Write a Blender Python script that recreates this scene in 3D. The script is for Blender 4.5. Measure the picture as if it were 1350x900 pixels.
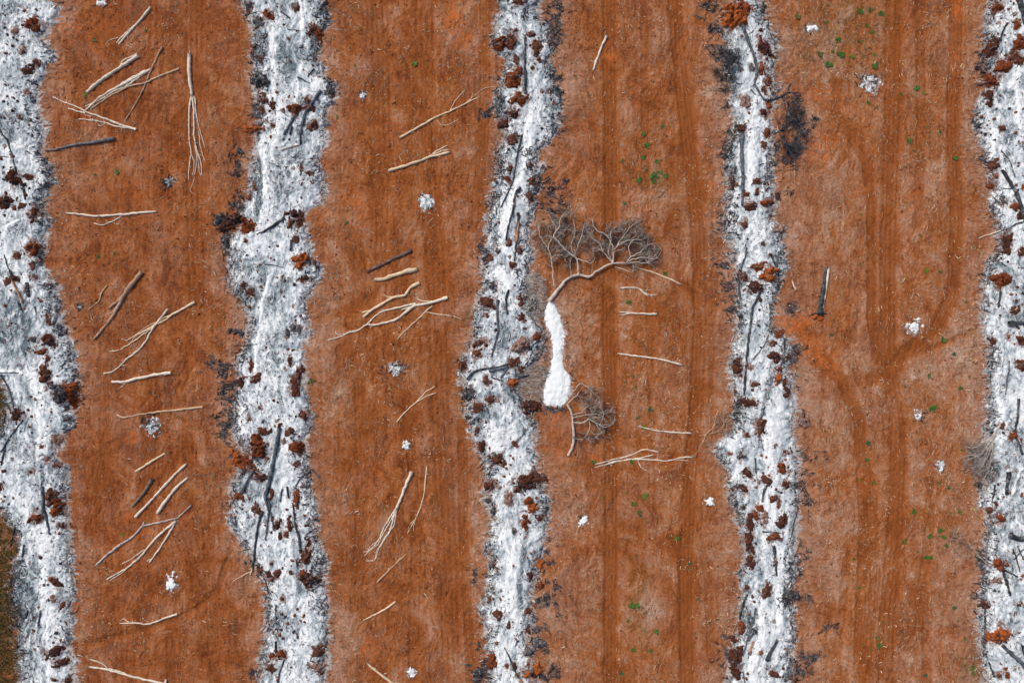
import bpy, math, random
import numpy as np

for o in list(bpy.data.objects): bpy.data.objects.remove(o)
S = bpy.context.scene
COL = S.collection
R = math.radians
rng = np.random.default_rng(7)
random.seed(7)

# ------------------------------------------------------------------ camera, sky, sun, exposure
CAMH = 90.0
cam = bpy.data.cameras.new('camera'); camo = bpy.data.objects.new('camera', cam); COL.objects.link(camo)
camo.location = (0, 0, CAMH); cam.sensor_width = 36; cam.lens = 24.0; cam.clip_start = 0.5; cam.clip_end = 3000
S.camera = camo
SUN_EL, SUN_AZ = 46.0, 315.0          # soft light from the upper left of the picture
w = bpy.data.worlds.new('World'); S.world = w; w.use_nodes = True
nt = w.node_tree; bg = nt.nodes['Background']
sky = nt.nodes.new('ShaderNodeTexSky'); sky.sky_type = 'NISHITA'; sky.sun_disc = False
sky.sun_elevation = R(SUN_EL); sky.sun_rotation = R(SUN_AZ); sky.air_density = 0.8; sky.dust_density = 5.0; sky.ozone_density = 1.0
nt.links.new(sky.outputs[0], bg.inputs[0]); bg.inputs[1].default_value = 0.13
sl = bpy.data.lights.new('sun', 'SUN'); sl.energy = 1.5; sl.angle = R(10); sl.color = (1.0, 0.95, 0.88)
so = bpy.data.objects.new('sun', sl); COL.objects.link(so)
so.rotation_euler = (R(90 - SUN_EL), 0, R(180 - SUN_AZ)); so.location = (0, 0, 60)
S.view_settings.view_transform = 'Standard'; S.view_settings.look = 'None'; S.view_settings.gamma = 1
S.view_settings.exposure = 0.0

# ------------------------------------------------------------------ noise and fields (units: photo pixels, 1 px = 0.1 m on the ground)
TAB = rng.random((64, 256, 256)).astype(np.float32)
def vn(x, y, sx, sy=None, seed=0):
    sy = sy or sx
    u = x / sx + seed * 17.3; v = y / sy + seed * 9.7
    iu = np.floor(u).astype(np.int64); iv = np.floor(v).astype(np.int64)
    fu = (u - iu).astype(np.float32); fv = (v - iv).astype(np.float32)
    fu = fu * fu * (3 - 2 * fu); fv = fv * fv * (3 - 2 * fv)
    T = TAB[seed % 64]
    a = T[iv % 256, iu % 256]; b = T[iv % 256, (iu + 1) % 256]; c = T[(iv + 1) % 256, iu % 256]; d = T[(iv + 1) % 256, (iu + 1) % 256]
    return (a * (1 - fu) + b * fu) * (1 - fv) + (c * (1 - fu) + d * fu) * fv - 0.5
def fbm(x, y, sx, sy=None, oct=4, seed=0, gain=0.55):
    sy = sy or sx; s = 0; a = 1
    for k in range(oct):
        s = s + a * vn(x, y, sx / 2 ** k, sy / 2 ** k, seed + k); a *= gain
    return s
def sst(x, a, b):
    t = np.clip((x - a) / (b - a), 0, 1); return t * t * (3 - 2 * t)

dx = np.arange(-110, 1461, 1.25); dy = np.arange(-80, 981, 1.25)
xs = np.concatenate([[-6000, -2500, -900, -300], dx, [1700, 2300, 4000, 7500]])
ys = np.concatenate([[-5500, -2300, -800, -250], dy, [1150, 1700, 3400, 6500]])
PX, PY = np.meshgrid(xs, ys)
NY, NX = PX.shape
def zeros(): return np.zeros((NY, NX), np.float32)
def box(x0, x1, y0, y1):
    i0, i1 = np.searchsorted(xs, [x0, x1]); j0, j1 = np.searchsorted(ys, [y0, y1]); return slice(j0, j1), slice(i0, i1)
def stamp_poly(F, pts, width, val, soft=0.5, wob=1.0):
    for (x0, y0), (x1, y1) in zip(pts[:-1], pts[1:]):
        m = width * 1.6 + 4
        sl_ = box(min(x0, x1) - m, max(x0, x1) + m, min(y0, y1) - m, max(y0, y1) + m)
        X = PX[sl_]; Y = PY[sl_]
        if X.size == 0: continue
        L2 = (x1 - x0) ** 2 + (y1 - y0) ** 2 + 1e-6
        t = np.clip(((X - x0) * (x1 - x0) + (Y - y0) * (y1 - y0)) / L2, 0, 1)
        d = np.hypot(X - x0 - t * (x1 - x0), Y - y0 - t * (y1 - y0)) + wob * vn(X, Y, 5, 9, 3) * 2
        v = val * (1 - sst(d, width / 2 * (1 - soft), width / 2 * (1 + soft)))
        F[sl_] = np.maximum(F[sl_], v) if val > 0 else np.minimum(F[sl_], v)
def stamp_ell(F, cx, cy, rx, ry, val, soft=0.6, nz=0.5, seed=5):
    sl_ = box(cx - rx * 2, cx + rx * 2, cy - ry * 2, cy + ry * 2)
    X = PX[sl_]; Y = PY[sl_]
    if X.size == 0: return
    d = np.hypot((X - cx) / rx, (Y - cy) / ry) + nz * fbm(X, Y, 8, 8, 3, seed)
    F[sl_] = np.maximum(F[sl_], val * (1 - sst(d, 1 - soft, 1 + soft * 0.4)))

# rows of ash: (y, left edge) and (y, right edge)
def E(s): return np.array([float(v) for v in s.replace(':', ' ').split()]).reshape(-1, 2)
ROWS = [
 (E("-200:-300 485:-300 495:-2 508:4 525:9 545:7 560:4 575:-8 585:-300 655:-300 668:2 680:8 700:25 720:26 750:22 780:14 800:21 850:26 900:28 1000:30"),
  E("-200:60 0:60 8:76 20:74 30:70 40:62 50:53 60:60 67:70 75:71 85:63 100:57 115:50 130:48 150:53 165:60 180:57 195:55 205:53 220:68 240:70 250:62 265:58 280:57 295:66 310:60 325:57 345:55 360:62 380:72 400:76 420:82 440:88 460:94 480:100 500:103 520:104 540:94 560:98 575:82 590:78 600:75 610:80 625:86 645:87 665:84 690:89 710:92 730:92 750:93 770:98 800:91 850:91 870:96 900:100 1000:98")),
 (E("-200:320 0:322 20:328 40:333 60:337 80:336 100:338 120:338 140:341 155:343 165:345 180:340 200:338 220:335 240:332 260:328 280:318 300:322 310:310 325:300 345:303 365:303 385:310 400:320 420:330 440:332 460:322 480:312 500:315 520:312 540:308 560:310 580:313 600:322 620:320 640:308 660:306 690:305 700:312 715:322 730:332 750:340 770:350 790:352 820:355 840:352 860:346 880:344 900:342 1000:340"),
  E("-200:425 0:425 20:430 35:430 45:420 60:415 80:415 88:428 100:422 110:440 130:440 145:428 170:428 190:427 210:418 230:425 250:428 270:420 278:405 285:400 320:405 340:412 350:420 365:422 380:408 400:402 430:402 440:407 460:396 480:398 520:402 540:408 560:408 580:402 600:403 640:405 660:412 680:415 700:415 720:422 740:428 760:426 790:428 820:430 840:432 860:428 880:430 900:425 1000:425")),
 (E("-200:658 0:658 15:662 30:655 45:652 65:652 80:670 100:665 115:660 140:654 150:657 160:664 180:665 200:660 220:657 240:656 260:650 280:645 300:641 320:642 340:637 360:635 380:638 400:630 420:627 440:627 460:618 480:610 495:608 510:612 540:615 560:622 580:625 600:638 620:640 640:643 660:638 680:650 700:646 720:645 740:648 760:642 780:642 800:635 820:640 840:645 860:644 880:646 900:645 1000:640"),
  E("-200:712 0:712 25:707 35:722 55:722 65:730 80:722 100:728 120:735 140:738 160:735 180:728 200:708 220:712 235:710 250:707 270:702 300:697 340:700 360:695 380:697 400:702 420:705 440:715 460:716 475:706 488:694 500:684 515:680 530:692 545:700 560:705 580:705 600:708 620:705 640:715 660:722 680:722 700:720 720:715 740:705 760:708 780:702 800:700 820:698 840:694 860:694 870:698 880:700 900:708 1000:705")),
 (E("-200:970 0:974 20:976 35:962 50:962 80:960 100:958 120:968 140:965 160:968 180:965 200:960 225:958 240:960 260:963 280:958 300:955 320:965 340:968 360:972 380:972 400:975 420:972 440:975 460:968 480:962 500:963 520:970 540:972 560:970 575:958 585:945 595:942 610:955 625:962 640:965 665:967 685:975 700:980 720:984 740:984 755:975 790:980 810:975 830:978 850:965 870:960 900:960 1000:960"),
  E("-200:1000 0:1003 20:1005 40:1015 60:1022 80:1022 100:1020 120:1025 135:1018 150:1012 170:1015 200:1018 230:1020 270:1020 290:1015 300:1030 320:1030 340:1036 355:1035 370:1024 400:1018 430:1016 445:1035 460:1038 490:1040 520:1046 550:1046 570:1045 590:1050 620:1048 680:1050 700:1048 720:1044 760:1048 780:1040 800:1043 840:1048 860:1042 880:1045 1000:1045")),
 (E("-200:1306 0:1306 20:1304 40:1300 60:1298 80:1300 100:1305 120:1302 140:1290 160:1285 175:1290 200:1296 215:1300 230:1304 250:1308 275:1308 290:1315 310:1318 330:1318 345:1305 360:1298 400:1297 420:1298 440:1299 460:1307 490:1306 520:1306 540:1303 560:1300 600:1300 620:1302 640:1296 665:1295 680:1305 700:1305 720:1298 740:1296 760:1300 780:1292 830:1292 850:1295 870:1297 900:1300 1000:1300"),
  E("-200:1395 0:1395 200:1400 400:1388 600:1392 800:1398 1000:1390")),
]
ROWNAME = ['leftmost ash row', 'second ash row', 'middle ash row', 'fourth ash row', 'rightmost ash row']
def row_edges(k, y):
    L, Rr = ROWS[k]; return np.interp(y, L[:, 0], L[:, 1]), np.interp(y, Rr[:, 0], Rr[:, 1])

ewx = PX + 14 * fbm(PX, PY, 22, 22, 3, 14); ewy = PY + 14 * fbm(PX, PY, 22, 22, 3, 18)
edge_noise = 9 * vn(ewx, ewy, 22, 22, 10) + 12 * vn(ewx, ewy, 9, 9, 11) + 9 * vn(ewx, ewy, 4.4, 4.4, 12) + 7 * vn(PX, PY, 2.4, 2.4, 13)
DROW = []                                  # signed distance inside each row
for k in range(5):
    xl, xr = row_edges(k, ys)
    d = np.minimum(PX - xl[:, None], xr[:, None] - PX)
    inr = (PY > -75) & (PY < 975)
    DROW.append(np.where(inr, d, -500).astype(np.float32))
DCLEAN = np.max(DROW, 0)
DALL = DCLEAN + edge_noise * 0.9

# ash trail of the burnt trunk: polygon
TRAIL = [(721,402),(725,396),(730,402),(734,412),(739,424),(744,438),(742,456),(740,474),(745,488),(752,502),(751,518),(745,530),(737,537),(728,533),(722,534),(716,532),(717,513),(721,500),(727,484),(730,466),(729,452),(728,440),(721,428),(719,416)]
TX = np.array(TRAIL, float)
def poly_sd(X, Y, P):
    d = np.full(X.shape, 1e9); ins = np.zeros(X.shape, bool)
    for i in range(len(P)):
        x0, y0 = P[i]; x1, y1 = P[(i + 1) % len(P)]
        t = np.clip(((X - x0) * (x1 - x0) + (Y - y0) * (y1 - y0)) / ((x1 - x0) ** 2 + (y1 - y0) ** 2), 0, 1)
        d = np.minimum(d, np.hypot(X - x0 - t * (x1 - x0), Y - y0 - t * (y1 - y0)))
        c = ((y0 > Y) != (y1 > Y)) & (X < (x1 - x0) * (Y - y0) / (y1 - y0 + 1e-9) + x0); ins ^= c
    return np.where(ins, d, -d)

# loose ash heaps out on the lanes: x, y, rx, ry, share of charcoal, label
HEAPS = [(478,125,5.5,5.5,.75,'small round charcoal and ash spot high in the second lane'),
 (562,266,10,10,.45,'round patch of ash and charcoal below the short cream log with a split end'),
 (522,487,11,8,.6,'grey ash and charcoal patch under the fork of thin tan branches'),
 (536,587,5.5,5.5,.3,'tiny white ash spot below the forked tan stick'),
 (542,886,6,6,.15,'small white ash spot at the bottom of the second lane'),
 (224,240,7,7,.8,'faint charcoal spot beside the tips of the many branched pole'),
 (200,561,12,12,.6,'ash and charcoal patch just below the long thin tan pole'),
 (225,768,9,12,.3,'bright white ash patch with dark top on the leftmost lane'),
 (768,685,7,7,.2,'round white ash spot in the third lane below the small tree'),
 (934,661,6.5,5,.2,'small white ash spot close to the fourth ash row'),
 (1070,37,9,5.5,.2,'white ash patch near the top of the fourth lane'),
 (1147,110,13,12,.4,'ragged white ash ring with dark middle beside the green weeds'),
 (1206,430,10,10,.3,'lumpy white ash heap right of the charred snag'),
 (1210,548,6.5,7,.45,'small grey ash spot beside a green weed on the right lane'),
 (1240,615,6,8.5,.5,'speckled ash spot left of the grey dead crown'),
 (134,5,7,4,.15,'white ash fleck at the top of the leftmost lane'),
 (106,405,4,4,.9,'tiny charcoal spot beside the small tan twig')]

# charcoal grounds beside the rows
CHARZ = [(316,200,8,10),(313,222,9,12),(310,262,10,10),(290,295,8,9),(299,318,9,12),(294,487,15,14),(298,512,15,18),(297,560,11,22),(326,740,6,6),(330,885,7,10),
 (642,150,8,9),(632,760,11,8),(627,850,10,9),(634,880,14,18),(726,35,13,18),(722,60,12,12),(738,10,14,9),(730,55,10,12),(744,262,8,22),(723,248,13,17),(724,278,10,12),
 (720,728,12,14),(736,768,14,6),(720,790,14,14),(708,825,12,12),(710,852,10,20),(727,886,13,8),(940,14,16,14),(940,45,12,12),(952,68,14,12),(962,98,15,20),(946,95,6,6),
 (958,135,6,8),(1047,168,16,22),(1040,135,16,11),(1050,188,12,13),(1034,212,14,12),(1030,255,8,6),(1076,158,5,3),(958,372,18,20),(968,410,12,12),(960,345,12,16),
 (1042,408,14,8),(1048,470,15,14),(1050,488,9,9),(1078,600,9,8),(1055,600,11,9),(1056,642,14,18),(1060,660,14,7),(1052,745,11,22),(1060,785,12,8),(1092,828,9,7),
 (1060,866,24,6),(1050,880,15,14),(962,862,14,24),(1295,92,8,12),(1298,70,9,14),(1289,210,12,5),(1312,258,8,14),(1296,750,9,32),(1289,785,14,6),(86,521,15,16),(86,546,11,14),
 (80,562,11,8),(64,235,9,14),(66,392,10,18),(82,440,10,14),(78,488,16,14),(42,805,18,45),(16,800,20,35),(15,655,14,16),(1292,640,6,6),(339,152,8,16),(436,118,10,12),
 (338,60,7,40),(421,20,10,20),(350,108,12,10),(735,120,8,20),(732,160,10,18),(660,130,9,22),(640,335,8,20),(962,290,9,20),(962,200,8,24),(300,560,8,24),(424,55,6,12)]
GREYZ = [(8,165,34,28,.7),(22,430,36,62,.75),(15,570,24,40,.8),(32,800,26,70,.95),(5,20,30,28,.6),(385,78,24,34,.65),(372,8,28,16,.6),(372,240,16,44,.6),(344,240,8,46,.8),
 (374,374,14,11,.95),(362,468,15,28,.7),(374,822,26,20,.7),(690,440,18,24,.6),(690,520,34,22,.9),(717,255,22,26,.95),(706,392,16,34,.7),(668,445,16,30,.45),(344,640,26,40,.6),
 (1325,165,18,50,.55),(1346,400,18,46,.8),(1332,650,22,90,.55),(985,820,20,40,.5),(1000,440,14,50,.4),(962,100,16,30,.8),(344,385,30,24,.6),(325,350,30,20,.5),(40,300,30,18,.35),(14,360,22,24,.45),
 (1300,600,16,40,.6),(400,190,14,60,.5),(346,60,10,50,.6),(660,140,10,60,.7),(725,120,14,60,.6),(1340,800,16,70,.5),(345,590,26,18,.6),(636,540,14,30,.5)]
GSTREAK = [([(694,700),(689,740),(684,770),(686,800)],7,.95),([(1017,480),(1011,510),(1005,545)],7,.95),([(694,0),(692,60),(692,120)],7,.6),([(58,600),(59,640),(60,680)],5,.9),
 ([(45,560),(52,620),(55,660)],5,.4),([(700,560),(688,575),(672,590),(655,600)],4,.8),([(390,720),(394,745),(396,780)],7,.7),([(666,400),(663,440),(660,460)],9,.7),([(345,230),(341,270),(340,290)],8,.9),
 ([(372,230),(385,215),(400,200)],6,.7),([(700,715),(696,720)],5,.5),([(1000,730),(1003,800)],6,.4),([(680,700),(676,760),(668,800)],5,.4),([(1330,540),(1328,620),(1338,700)],8,.5)]
WSTREAK = [([(357,366),(352,385),(348,402),(345,422),(341,450),(338,500)],4.5,1),([(1340,92),(1338,120),(1341,150),(1343,185)],5,1),([(1310,175),(1304,195),(1300,213)],9,1),
 ([(1345,616),(1336,632),(1331,650)],3,1),([(1352,700),(1340,690),(1335,660)],4,.8),([(8,312),(14,300),(26,292),(36,288)],4,1),([(358,45),(362,70),(366,100)],5,.9),([(345,190),(352,220),(354,260),(347,300)],10,.9),
 ([(400,0),(402,30),(402,44)],9,.9),([(400,95),(418,100),(415,125)],7,.7),([(360,130),(372,150),(364,190)],9,.8),([(50,500),(60,560),(56,600)],12,.8),([(700,160),(696,200),(684,250),(668,290),(660,330)],12,.8),
 ([(660,360),(672,380)],14,.8),([(680,720),(672,780),(684,840),(690,870)],14,.8),([(648,560),(655,590)],16,.7),([(1012,560),(1014,620),(1016,690)],12,.8),([(1028,730),(1026,780),(1028,830)],9,.9),
 ([(1005,790),(1003,840),(990,880),(995,900)],9,.9),([(1338,840),(1348,828),(1360,820)],6,1),([(0,330),(10,340),(22,352),(38,372)],10,.6),([(990,180),(992,220),(988,250)],10,.8),([(1014,375),(1012,410)],6,.9),
 ([(370,560),(380,600),(376,650),(384,720)],9,.6),([(0,490),(30,490),(50,494)],6,.7),([(320,540),(323,570)],9,.8),([(720,30),(718,60),(712,80)],7,.9),([(60,700),(62,760),(66,830),(72,900)],12,.6),([(1310,440),(1312,500),(1322,560)],7,.7)]
# dark bare wheel tracks and swept dirt, pale litter, orange soil
TRACKS = [([(805,-120),(804,60),(806,200),(806,330),(803,420),(807,600),(806,760),(803,1000)],19,.85,.05),
 ([(885,-100),(895,60),(903,140),(914,230),(922,310),(924,400),(920,520),(910,640),(905,760),(908,1000)],20,.85,.05),
 ([(1105,110),(1103,150),(1122,180),(1143,215),(1150,270),(1150,420),(1158,480)],13,.7,.04),([(1262,-100),(1262,60),(1258,150),(1263,290),(1258,390),(1236,432),(1200,462),(1150,500)],19,.75,.05),
 ([(1180,-100),(1178,150),(1172,320),(1172,470),(1186,560),(1182,700),(1170,820),(1168,1000)],24,.7,.04),([(1055,435),(1078,480),(1110,500),(1135,560),(1140,700),(1128,1000)],15,.6,.03),
 ([(1058,430),(1068,450),(1095,486)],14,.7,.05),([(1215,-100),(1215,200),(1210,300)],14,.4,.03),([(1236,640),(1218,760),(1228,1000)],13,.35,.03),([(1200,470),(1262,446),(1290,430)],8,.4,.02),
 ([(1178,690),(1208,800),(1226,860)],10,.35,.03),([(258,-100),(256,100),(258,300),(262,420)],26,.5,.03),([(300,740),(285,785),(250,808),(200,828),(120,848),(92,852)],9,.6,.05),
 ([(296,762),(270,795),(235,812)],3,.9,.05),([(330,640),(300,740)],7,.3,.02),([(150,-60),(150,40)],34,.45,.0),([(120,330),(150,350),(180,372),(180,430)],14,.5,.02),([(60,345),(110,347),(150,352)],9,.4,.02),
 ([(205,480),(200,560),(190,680)],22,.4,.02),([(135,480),(140,600),(120,700)],16,.35,.02),([(275,700),(285,900)],16,.35,.03),([(225,840),(228,1000)],12,.4,.03),([(500,-100),(505,200),(500,330)],26,.45,.03),
 ([(560,-100),(560,200),(575,330),(580,500),(590,700),(600,1000)],28,.4,.03),([(475,500),(480,640),(470,800)],18,.4,.03),([(420,420),(480,400),(500,385)],12,.4,.01),([(470,720),(500,760),(560,820)],12,.3,.01),
 ([(540,560),(550,700),(545,900)],14,.35,.03),([(610,560),(612,700),(622,900)],14,.5,.03),([(800,690),(840,700),(900,730)],12,.5,.02),([(790,705),(850,720)],8,.4,.02),([(945,320),(940,420),(935,520)],12,.4,.02),
 ([(850,-60),(852,300),(862,560)],10,.3,.02),([(920,700),(935,760),(938,860)],12,.45,.03),([(640,-60),(640,150),(628,300)],16,.5,.02),([(1105,860),(1112,800),(1118,720)],12,.35,.03),
 ([(1130,570),(1150,640),(1155,760),(1140,900)],16,.4,.03),([(95,560),(98,700),(104,860)],10,.35,.02)]
ORANGE = [(1058,425,22,8,1),(1072,462,24,24,.75),(1095,482,16,16,.6),(1040,436,12,8,.9),(598,28,11,22,1),(612,50,14,20,.7),(488,852,12,18,.9),(470,265,18,16,.5),(105,38,40,16,.5),(1082,125,22,14,.6),(1080,195,26,20,.7),(1112,143,18,8,.5),(1203,250,9,22,.5),(176,572,9,16,.7),(1262,10,7,22,.9),
 (1256,80,8,30,.6),(740,598,16,10,.6),(785,600,8,10,.8),(1075,840,20,14,.3),(1263,850,18,16,.5),(1070,640,20,26,.35),(900,540,6,12,.6),(1135,250,12,14,.5),(78,232,10,5,.8),(118,52,6,7,.8),(180,255,8,18,.4),(170,680,8,8,.9),
 (196,705,10,8,.7),(496,625,7,12,.7),(803,75,8,18,.9),(945,250,14,16,.5),(1110,70,14,14,.4),(420,220,14,8,.3),(1050,430,14,5,1),(1028,421,12,8,.7),(1135,632,22,20,.35),(690,552,8,10,.3),(1026,300,10,8,.7),(664,66,7,6,.7),
 (1029,240,6,12,.9),(318,440,10,12,.6),(320,465,9,9,.6),(672,352,8,8,.4),(694,360,8,14,.7),(98,560,10,10,.5),(1196,718,10,8,.5),(712,746,5,9,1),(1078,418,8,4,1),(728,562,14,20,.3)]
PALEZ = [(760,450,34,60,.8),(860,250,26,60,.5),(1080,60,60,60,.5),(1110,250,50,60,.5),(1225,520,60,60,.5),(740,690,30,90,.6),(955,150,30,90,.6),(860,800,22,60,.6),(1090,600,36,60,.5),(1270,480,30,70,.6),(110,110,40,60,.4),
 (280,60,30,50,.5),(435,400,24,70,.7),(440,520,24,60,.8),(150,480,30,30,.3),(300,450,24,60,.6),(730,840,36,60,.8),(450,840,30,60,.6),(1080,740,30,40,.4),(1075,540,30,16,.5),(1250,720,30,30,.5),(310,720,24,20,.5),(620,660,26,60,.7),(960,730,24,60,.5)]

dark = zeros(); groove = zeros(); orange = zeros(); pale = zeros(); char = zeros(); grey = zeros(); white = zeros()
for pts, wd, v, g in TRACKS:
    stamp_poly(dark, pts, wd, v, 0.45, 1.2)
    if g: stamp_poly(groove, pts, wd, g * 2.2, 0.35, 0.8)
for cx, cy, rx, ry, v in ORANGE: stamp_ell(orange, cx, cy, rx, ry, v, .9, 1.0, 21)
stamp_poly(orange, [(1026,434),(1046,430),(1062,423),(1078,417)], 9, 1.8, .6, 1.4); stamp_poly(orange, [(1056,436),(1070,462),(1092,484)], 9, 1.2, .8, 2)
for cx, cy, rx, ry, v in PALEZ: stamp_ell(pale, cx, cy, rx, ry, v, .9, .6, 22)
for cx, cy, rx, ry in CHARZ: stamp_ell(char, cx, cy, rx * 1.1, ry * 1.1, .95, 1.0, 2.0, 23)
for cx, cy, rx, ry, v in GREYZ: stamp_ell(grey, cx, cy, rx, ry, v, .9, .9, 24)
for p, wd, v in GSTREAK: stamp_poly(grey, p, wd, v, .6, 1.0)
for p, wd, v in WSTREAK: stamp_poly(white, p, wd, v, .6, 1.2)
white *= np.clip(.75 + .9 * fbm(PX, PY, 7, 22, 4, 123, .8), .1, 1)
out = -DCLEAN
pale = np.clip(pale + .75 * np.exp(-np.clip(out, 0, 500) / 20.0) * (out > -30) + .5 * fbm(PX, PY, 60, 90, 3, 31), 0, 1)
pale = np.clip(pale + .22 * sst(PX, 700, 740) + .12 * sst(PX, 1040, 1060) + .3 * fbm(PX, PY, 14, 20, 3, 122) - dark * 0.7, 0, 1)
dark = np.clip(dark + .45 * sst(fbm(PX, PY, 30, 70, 3, 32), .15, .7), 0, 1)
orange = np.clip(orange + .35 * sst(fbm(PX, PY, 24, 34, 3, 33), .45, .9), 0, 1)
# finger-like streaks of soot and ash thrown sideways out of the rows
TYY = PY + 44 * fbm(PX, PY, 38, 38, 2, 160)
thrown = vn(PX, TYY, 22, 2.6, 34) + .7 * vn(PX, TYY, 10, 1.8, 35)
dust = np.clip(sst(-out + 9 + 9 * thrown + edge_noise * .3, -2, 9), 0, 1)
for (cx, cy, rx, ry, c, lb) in HEAPS: stamp_ell(dust, cx, cy, rx * 1.25, ry * 1.25, .75, .7, 1.0, 36); stamp_ell(char, cx, cy, rx * 1.35, ry * 1.35, .35 + c * .6, .8, 1.4, 37)
bx_ = box(690, 780, 380, 560)
tsd = np.full((NY, NX), -500, np.float32); tsd[bx_] = poly_sd(PX[bx_], PY[bx_], TX)
tsd2 = tsd + .6 + 3.2 * vn(PX, PY, 7, 7, 41) + 3.0 * vn(PX, PY, 2.5, 2.5, 42)
dust = np.maximum(dust, .8 * sst(tsd + 6 * thrown, -9, 0))
char = np.maximum(char, .75 * sst(-out + 8 + 14 * thrown + 10 * vn(PX, PY, 22, 26, 38), 0, 10) * sst(fbm(PX, PY, 26, 40, 2, 39), -.15, .35))
stamp_poly(char, [(719,405),(717,440),(722,480),(714,530)], 7, .6, .8, 2.0); stamp_poly(char, [(718,538),(730,541),(742,540)], 6, 1.0, .7, 2.0); stamp_poly(char, [(746,420),(750,460),(756,505)], 6, .42, .9, 2.0)
stamp_ell(dust, 712, 500, 34, 42, .55, .9, .8, 43); stamp_ell(dust, 705, 400, 24, 40, .6, .9, .8, 44); stamp_ell(dust, 1300, 560, 24, 110, .55, .9, .6, 45); stamp_ell(dust, 1285, 600, 22, 36, .6, .8, .6, 46)
olive = zeros(); stamp_ell(olive, -4, 800, 34, 130, 1, .4, .9, 47); stamp_ell(olive, -6, 530, 15, 40, 1, .4, .8, 48); stamp_ell(olive, 690, 505, 30, 22, .35, .9, .8, 49); stamp_ell(olive, 730, 300, 24, 34, .35, .9, .8, 49)
stamp_ell(olive, 845, 810, 16, 60, .35, .9, .9, 50); stamp_ell(olive, 1110, 40, 60, 60, .4, .9, .8, 51); stamp_ell(olive, 1280, 880, 26, 40, .5, .9, .8, 52); stamp_ell(olive, 865, 240, 22, 20, .4, .9, .8, 53)

wx = PX + 26 * fbm(PX, PY, 40, 40, 2, 100); wy = PY + 26 * fbm(PX, PY, 40, 40, 2, 104)
tone = .9 * fbm(wx, wy, 20, 34, 5, 108, .7) + .5 * (.25 - np.abs(vn(wx, wy, 5, 22, 113))) + .35 * (.25 - np.abs(vn(wx + wy * .5, wy, 4, 12, 114))) + .3 * vn(PX, PY, 6, 160, 115) + .25 * vn(PX, PY, 2.6, 60, 118)
sidef = np.exp(-np.clip(-DCLEAN, 0, 500) / 24.0)
scr = zeros() + 0
for q_, (sa, sb, sd) in enumerate(((.30, 1, 130), (-.35, 1, 131), (1.1, .4, 132), (.05, 1, 133))):
    nn_ = np.hypot(sa, sb); u_ = (wx * .4 + PX * .6) * sb / nn_ - (wy * .4 + PY * .6) * sa / nn_; v_ = (wx * .4 + PX * .6) * sa / nn_ + (wy * .4 + PY * .6) * sb / nn_
    scr = scr + (np.clip(.10 - np.abs(vn(u_, v_, 3.0, 46, sd % 64)), 0, 1) * 7) * (vn(PX, PY, 40, 50, sd % 64 - 3) > .02) * .5
tone = tone * .75 - scr * .9 + .0
tone = tone * (1 - .4 * sidef) + sidef * (.8 * thrown * .8 + .35 * vn(wx, wy, 18, 2.6, 117))
tone = (np.clip(tone, -1.2, 1.2)).astype(np.float32)
dark = np.clip(dark * (1 + 1.2 * fbm(PX, PY, 20, 50, 3, 119)) * (.75 + .5 * (vn(PX, PY, 5, 60, 120) + .5)), 0, 1)
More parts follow.
